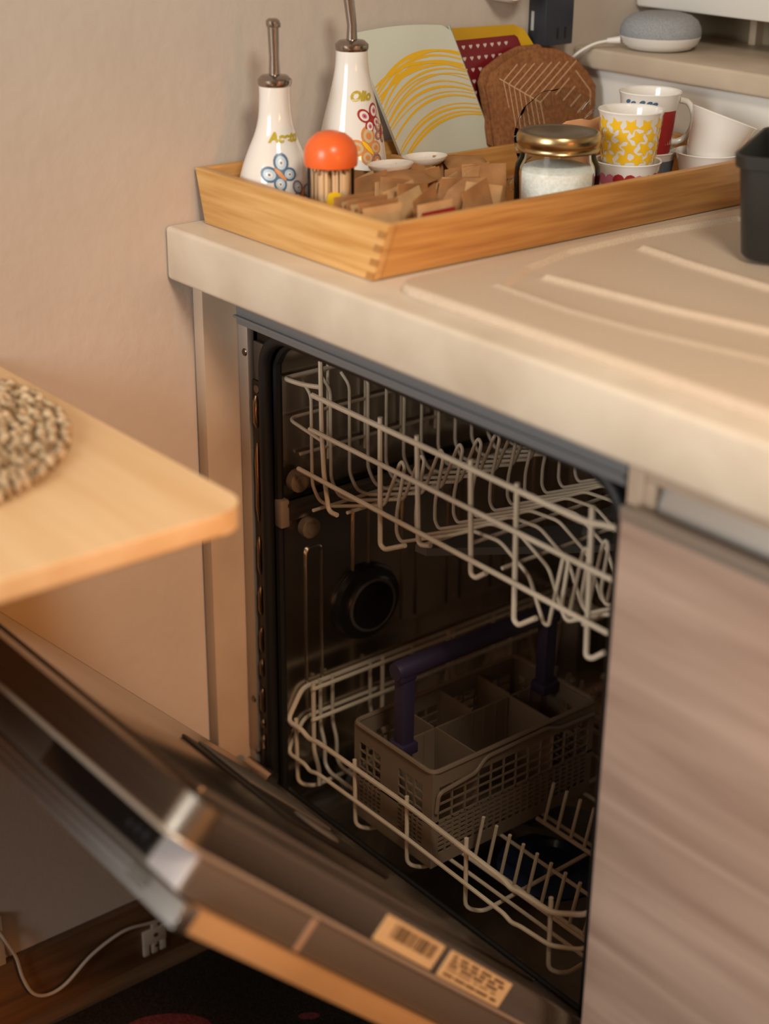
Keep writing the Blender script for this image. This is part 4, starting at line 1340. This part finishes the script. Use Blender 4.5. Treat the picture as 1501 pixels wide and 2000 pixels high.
# cork trivets
co = [(0.3997, 1.0355), (0.4086, 1.0492), (0.4382, 1.0613), (0.4658, 1.0697), (0.4967, 1.0695), (0.5238, 1.0644), (0.5462, 1.0533), (0.5628, 1.0377), (0.5755, 1.0199), (0.5711, 0.9985), (0.5607, 0.9728), (0.535, 0.945), (0.47, 0.938), (0.425, 0.942), (0.4030, 0.965), (0.4020, 0.985), (0.4045, 1.0)]
for idx, (off, sh, lab) in enumerate(((0.0, (0, 0), 'brown cork leaf trivet with pale ribbed lines, foremost of the leaning pair'), (-0.0085, (-0.004, 0.0035), 'plain cork leaf trivet just behind the lined one'))):
    ck = thing('cork_trivet', lab, 'trivet', (0.06, 0.49, 0.94), 'cork trivets leaning in the tray')
    pf3 = lean(0.0625 + off, 0.937, 0.0310 + off, 1.0697, 0.0)
    poly = [(y + 0.0190 + sh[0], z - 0.004 * (z > 0.96) + sh[1]) for y, z in co]
    b = MB()
    b.prism(poly, lambda y, z: pf3(y, z, -0.0070), lambda y, z: pf3(y, z, 0.0))
    bmesh.ops.bevel(b.bm, geom=[e for e in b.bm.edges], offset=0.0012, segments=2, profile=0.5, affect='EDGES')
    b.build('slab', M_cork, ck)
    if idx == 0:
        ln = MB()
        g_ = lambda y, z: pf3(y + 0.0190, z - 0.004, 0.0004)
        sp0, sp1 = (0.4172, 1.0413), (0.4786, 1.0092)
        ln.strip([sp0, sp1], 0.0013, g_)
        for k in range(8):
            t = 0.10 + 0.128 * k
            p = (sp0[0] + (sp1[0] - sp0[0]) * t, sp0[1] + (sp1[1] - sp0[1]) * t)
            up = (p[0] + 0.034 + 0.006 * min(k, 4), p[1] + 0.0205 + 0.0037 * min(k, 4))
            if k > 0 or True:
                ln.strip([p, (p[0] + (0.025 + 0.0060 * k), p[1] + (0.0165 + 0.0036 * k))], 0.0012, g_)
            dn = [0.030, 0.052, 0.064, 0.060, 0.052, 0.045, 0.040, 0.035][k]
            ln.strip([p, (p[0] + 0.004, p[1] - dn)], 0.0012, g_)
        for k in range(5):
            p = (0.505 + 0.011 * k, 1.016 - 0.008 * k)
            ln.strip([p, (p[0] + 0.026 - 0.003 * k, p[1] + 0.0165 - 0.002 * k)], 0.0012, g_)
        ln.strip([(0.5426, 1.0400), (0.5640, 1.0150), (0.5610, 0.9990)], 0.0012, g_)
        ln.build('line_print', M_corkline, ck)

# glass dish standing on edge, peach wooden leaf
gd = thing('glass_dish', 'small clear glass dish with a wavy rim standing behind the sugar jar', 'dish', (0.14, 0.432, FL))
gdc = V((0.1465, 0.4340, FL + 0.0560))
nd = V((0.86, -0.42, 0.28)).normalized()
e1 = nd.cross(V((0, 0, 1))).normalized()
e2 = e1.cross(nd)
rings_ = []
b = MB()
for (r, d) in ((0.0, -0.010), (0.030, -0.010), (0.038, -0.004), (0.0555, 0.004), (0.0565, 0.006), (0.0545, 0.0072), (0.037, -0.0005), (0.029, -0.0065), (0.0, -0.0065)):
    if r == 0:
        rings_.append([b.bm.verts.new(gdc + nd * d)])
        continue
    ring = []
    for k in range(72):
        a = 2 * math.pi * k / 72
        wv = 0.0013 * math.sin(12 * a) if r > 0.05 else 0
        ring.append(b.bm.verts.new(gdc + nd * (d + wv) + (e1 * math.cos(a) + e2 * math.sin(a)) * (r + wv * 0.7)))
    rings_.append(ring)
for a_, b_ in zip(rings_, rings_[1:]):
    for k in range(72):
        k2 = (k + 1) % 72
        if len(a_) == 1:
            b.face([a_[0], b_[k2], b_[k]])
        elif len(b_) == 1:
            b.face([a_[k], a_[k2], b_[0]])
        else:
            b.face([a_[k], a_[k2], b_[k2], b_[k]])
b.build('bowl', M_dish, gd)
rib = MB()
for k in range(28):
    a = 2 * math.pi * k / 28
    dr = e1 * math.cos(a) + e2 * math.sin(a)
    rib.tube([gdc + nd * 0.0005 + dr * 0.039, gdc + nd * 0.0075 + dr * 0.0535], 0.0007, 5)
rib.build('rim_ribs', M_dish, gd)
pe = [(-0.042, 0.000), (-0.030, 0.006), (-0.010, 0.007), (0.004, 0.003), (0.018, 0.008), (0.034, 0.006), (0.040, -0.006), (0.038, -0.070), (-0.030, -0.070)]
b = MB()
pc_ = V((0.187, 0.432, FL + 0.0800))
pd = V((0.12, 0.99, 0)).normalized()
pn = V((0.99, -0.12, 0.15)).normalized()
b.prism(pe, lambda a, c_: pc_ + pd * a + V((0.06, 0, 1)) * c_, lambda a, c_: pc_ + pd * a + V((0.06, 0, 1)) * c_ + pn * 0.005)
bmesh.ops.bevel(b.bm, geom=b.bm.edges[:], offset=0.001, segments=2, profile=0.5, affect='EDGES')
tag(b.build('wooden_coaster', M_peach), 'peach coloured wooden coaster standing between sugar jar and glass dish', 'coaster')

# ------------------------------------------------------------------ black tub on the drainer
bt = thing('black_tub', 'black plastic tub standing on the sink drainer', 'tub', (0.52, 0.47, H + 0.005))


def rsq(hs, r, n=6):
    return rrect(-hs, hs, -hs, hs, r, n)


brot = math.radians(28)
tcx, tcy = 0.508, 0.449


def tubp(x, y, z):
    return V((tcx + x * math.cos(brot) - y * math.sin(brot), tcy + x * math.sin(brot) + y * math.cos(brot), z))


b = MB()
z0 = H + 0.0093
lay = [(0.072, z0), (0.075, z0 + 0.004), (0.083, z0 + 0.088), (0.0865, z0 + 0.089), (0.0875, z0 + 0.1005), (0.085, z0 + 0.1005), (0.0815, z0 + 0.086), (0.072, z0 + 0.004)]
rg = [[b.bm.verts.new(tubp(x, y, z)) for x, y in rsq(hs, 0.018)] for hs, z in lay]
for a_, b_ in zip(rg, rg[1:]):
    for k in range(len(a_)):
        k2 = (k + 1) % len(a_)
        b.face([a_[k], a_[k2], b_[k2], b_[k]])
b.face(rg[0][::-1])
b.face(rg[-1])
b.build('body', M_tubblk, bt)

# ------------------------------------------------------------------ speaker, cable, adapter
sc = (0.0870, 0.655, 1.0592)
spk = thing('smart_speaker', 'small round grey fabric speaker with white base on the back ledge', 'speaker', sc)
MB().lathe([(0.0, 0.0), (0.030, 0.0), (0.038, 0.002), (0.0455, 0.008), (0.0488, 0.016), (0.0480, 0.0165), (0.0, 0.0165)], sc, 48).build('base', M_whitepl, spk)
MB().lathe([(0.0, 0.0166), (0.0483, 0.0166), (0.0492, 0.020), (0.0482, 0.0265), (0.0440, 0.0345), (0.036, 0.0400), (0.024, 0.0432), (0.010, 0.0446), (0.0, 0.0448)], sc, 48).build('fabric_cover', M_fabric, spk)
cp = [(0.056, 0.612, 1.0700), (0.050, 0.606, 1.0690), (0.040, 0.592, 1.0660), (0.030, 0.574, 1.0560), (0.020, 0.562, 1.040), (0.015, 0.556, 1.02), (0.012, 0.555, 1.00)]
cable = MB().tube(fillet(cp, 0.02), 0.0017, 8).build('cable', M_whitepl, spk)
MB().tube([(0.059, 0.615, 1.0702), (0.048, 0.604, 1.0688)], 0.0038, 10, taper=[0.0045, 0.0030]).build('cable_plug', M_whitepl, spk)
ad = thing('power_adapter', 'dark navy socket adapter with slots on the wall', 'adapter', (0.016, 0.539, 1.0665))
MB().box(0.0005, 0.031, 0.5155, 0.5620, 1.0665, 1.145, 0.002, 2).build('body', M_adapt, ad)
for y in (0.536, 0.549):
    MB().box(0.0311, 0.0316, y - 0.0012, y + 0.0012, 1.074, 1.087, fn=None).build('slot', M_black, ad)
MB().box(0.0065, 0.0110, 0.5149, 0.5154, 1.083, 1.105).build('spec_label', mat('label_grey', '#A8A7A2', 0.6), ad)
wp = MB().lathe([(0.0, 0.0), (0.020, 0.0), (0.022, 0.003), (0.022, 0.036), (0.019, 0.040), (0.0, 0.040)], (0, 0, 0), 28, fn=lambda p: V((0.0008 + p.z, 0.4560 + p.x, 1.1420 + p.y)))
tag(wp.build('wall_plug', M_whitepl), 'white round wall plug beside the navy adapter', 'plug')

# ------------------------------------------------------------------ down on the floor
tag(MB().box(0.045, 1.6, -2.2, 0.088, 0.0003, 0.008, 0.002).build('rug', M_rug), 'black woven rug on the wooden floor', 'rug')
rug = bpy.data.objects['rug']
MB().disc(ellipse(0.137, -0.128, 0.026, 0.052, -0.61, 24), lambda a, b_: V((a, b_, 0.0083)), rings=(0, 0.5, 1)).build('red_motif', M_rugred, rug)
MB().disc(ellipse(0.222, 0.015, 0.006, 0.013, -0.6, 20), lambda a, b_: V((a, b_, 0.0083)), rings=(0, 0.5, 1)).build('red_motif', M_rugred, rug)
cl = thing('cable_clip', 'white plastic bracket screwed to the baseboard', 'bracket', (0.0125, -0.07, 0.015))
b = MB()
b.box(0.0122, 0.0165, -0.087, -0.054, 0.028, 0.050, 0.0008)
for y in (-0.087, -0.0755, -0.0635):
    b.box(0.0122, 0.0160, y, y + 0.0085, 0.013, 0.0279, 0.0006)
b.box(0.0122, 0.0160, -0.074, -0.065, 0.0501, 0.060, 0.0006)
b.build('plate', M_cord, cl)
for (y, z, r) in ((-0.0695, 0.0400, 0.0032), (-0.0695, 0.0235, 0.0022)):
    MB().lathe([(0.0, 0.0), (r, 0.0), (r, 0.0004), (0.0, 0.0004)], (0, 0, 0), 14, fn=lambda p, y=y, z=z: V((0.0166 + p.z, y + p.x, z + p.y))).build('screw_hole', M_ink, cl)
cpts = [(0.006, -0.2735, 0.15), (0.017, -0.2655, 0.1300), (0.019, -0.2553, 0.1023), (0.0195, -0.2498, 0.0696), (0.020, -0.2391, 0.0412), (0.020, -0.220, 0.0294), (0.020, -0.1958, 0.0335), (0.0195, -0.1594, 0.0570), (0.0195, -0.1162, 0.0699), (0.018, -0.0804, 0.0635), (0.0175, -0.066, 0.060)]
def crom(P, sub=6):
    P = [V(p) for p in P]
    out = []
    for i in range(len(P) - 1):
        p0, p1, p2, p3 = P[max(i - 1, 0)], P[i], P[i + 1], P[min(i + 2, len(P) - 1)]
        for s in range(sub):
            t = s / sub
            out.append(0.5 * ((2 * p1) + (p2 - p0) * t + (2 * p0 - 5 * p1 + 4 * p2 - p3) * t * t + (3 * p1 - p0 - 3 * p2 + p3) * t ** 3))
    return out + [P[-1]]
tag(MB().tube(crom(cpts), 0.0021, 8).build('electric_cable', M_cord), 'thin white cord drooping across the wooden baseboard', 'cord')
tag(MB().box(0.0005, 0.012, -0.31, -0.2645, 0.0925, 0.160, 0.001).build('cable_duct', M_cord), 'white plastic cable duct end above the baseboard', 'duct')
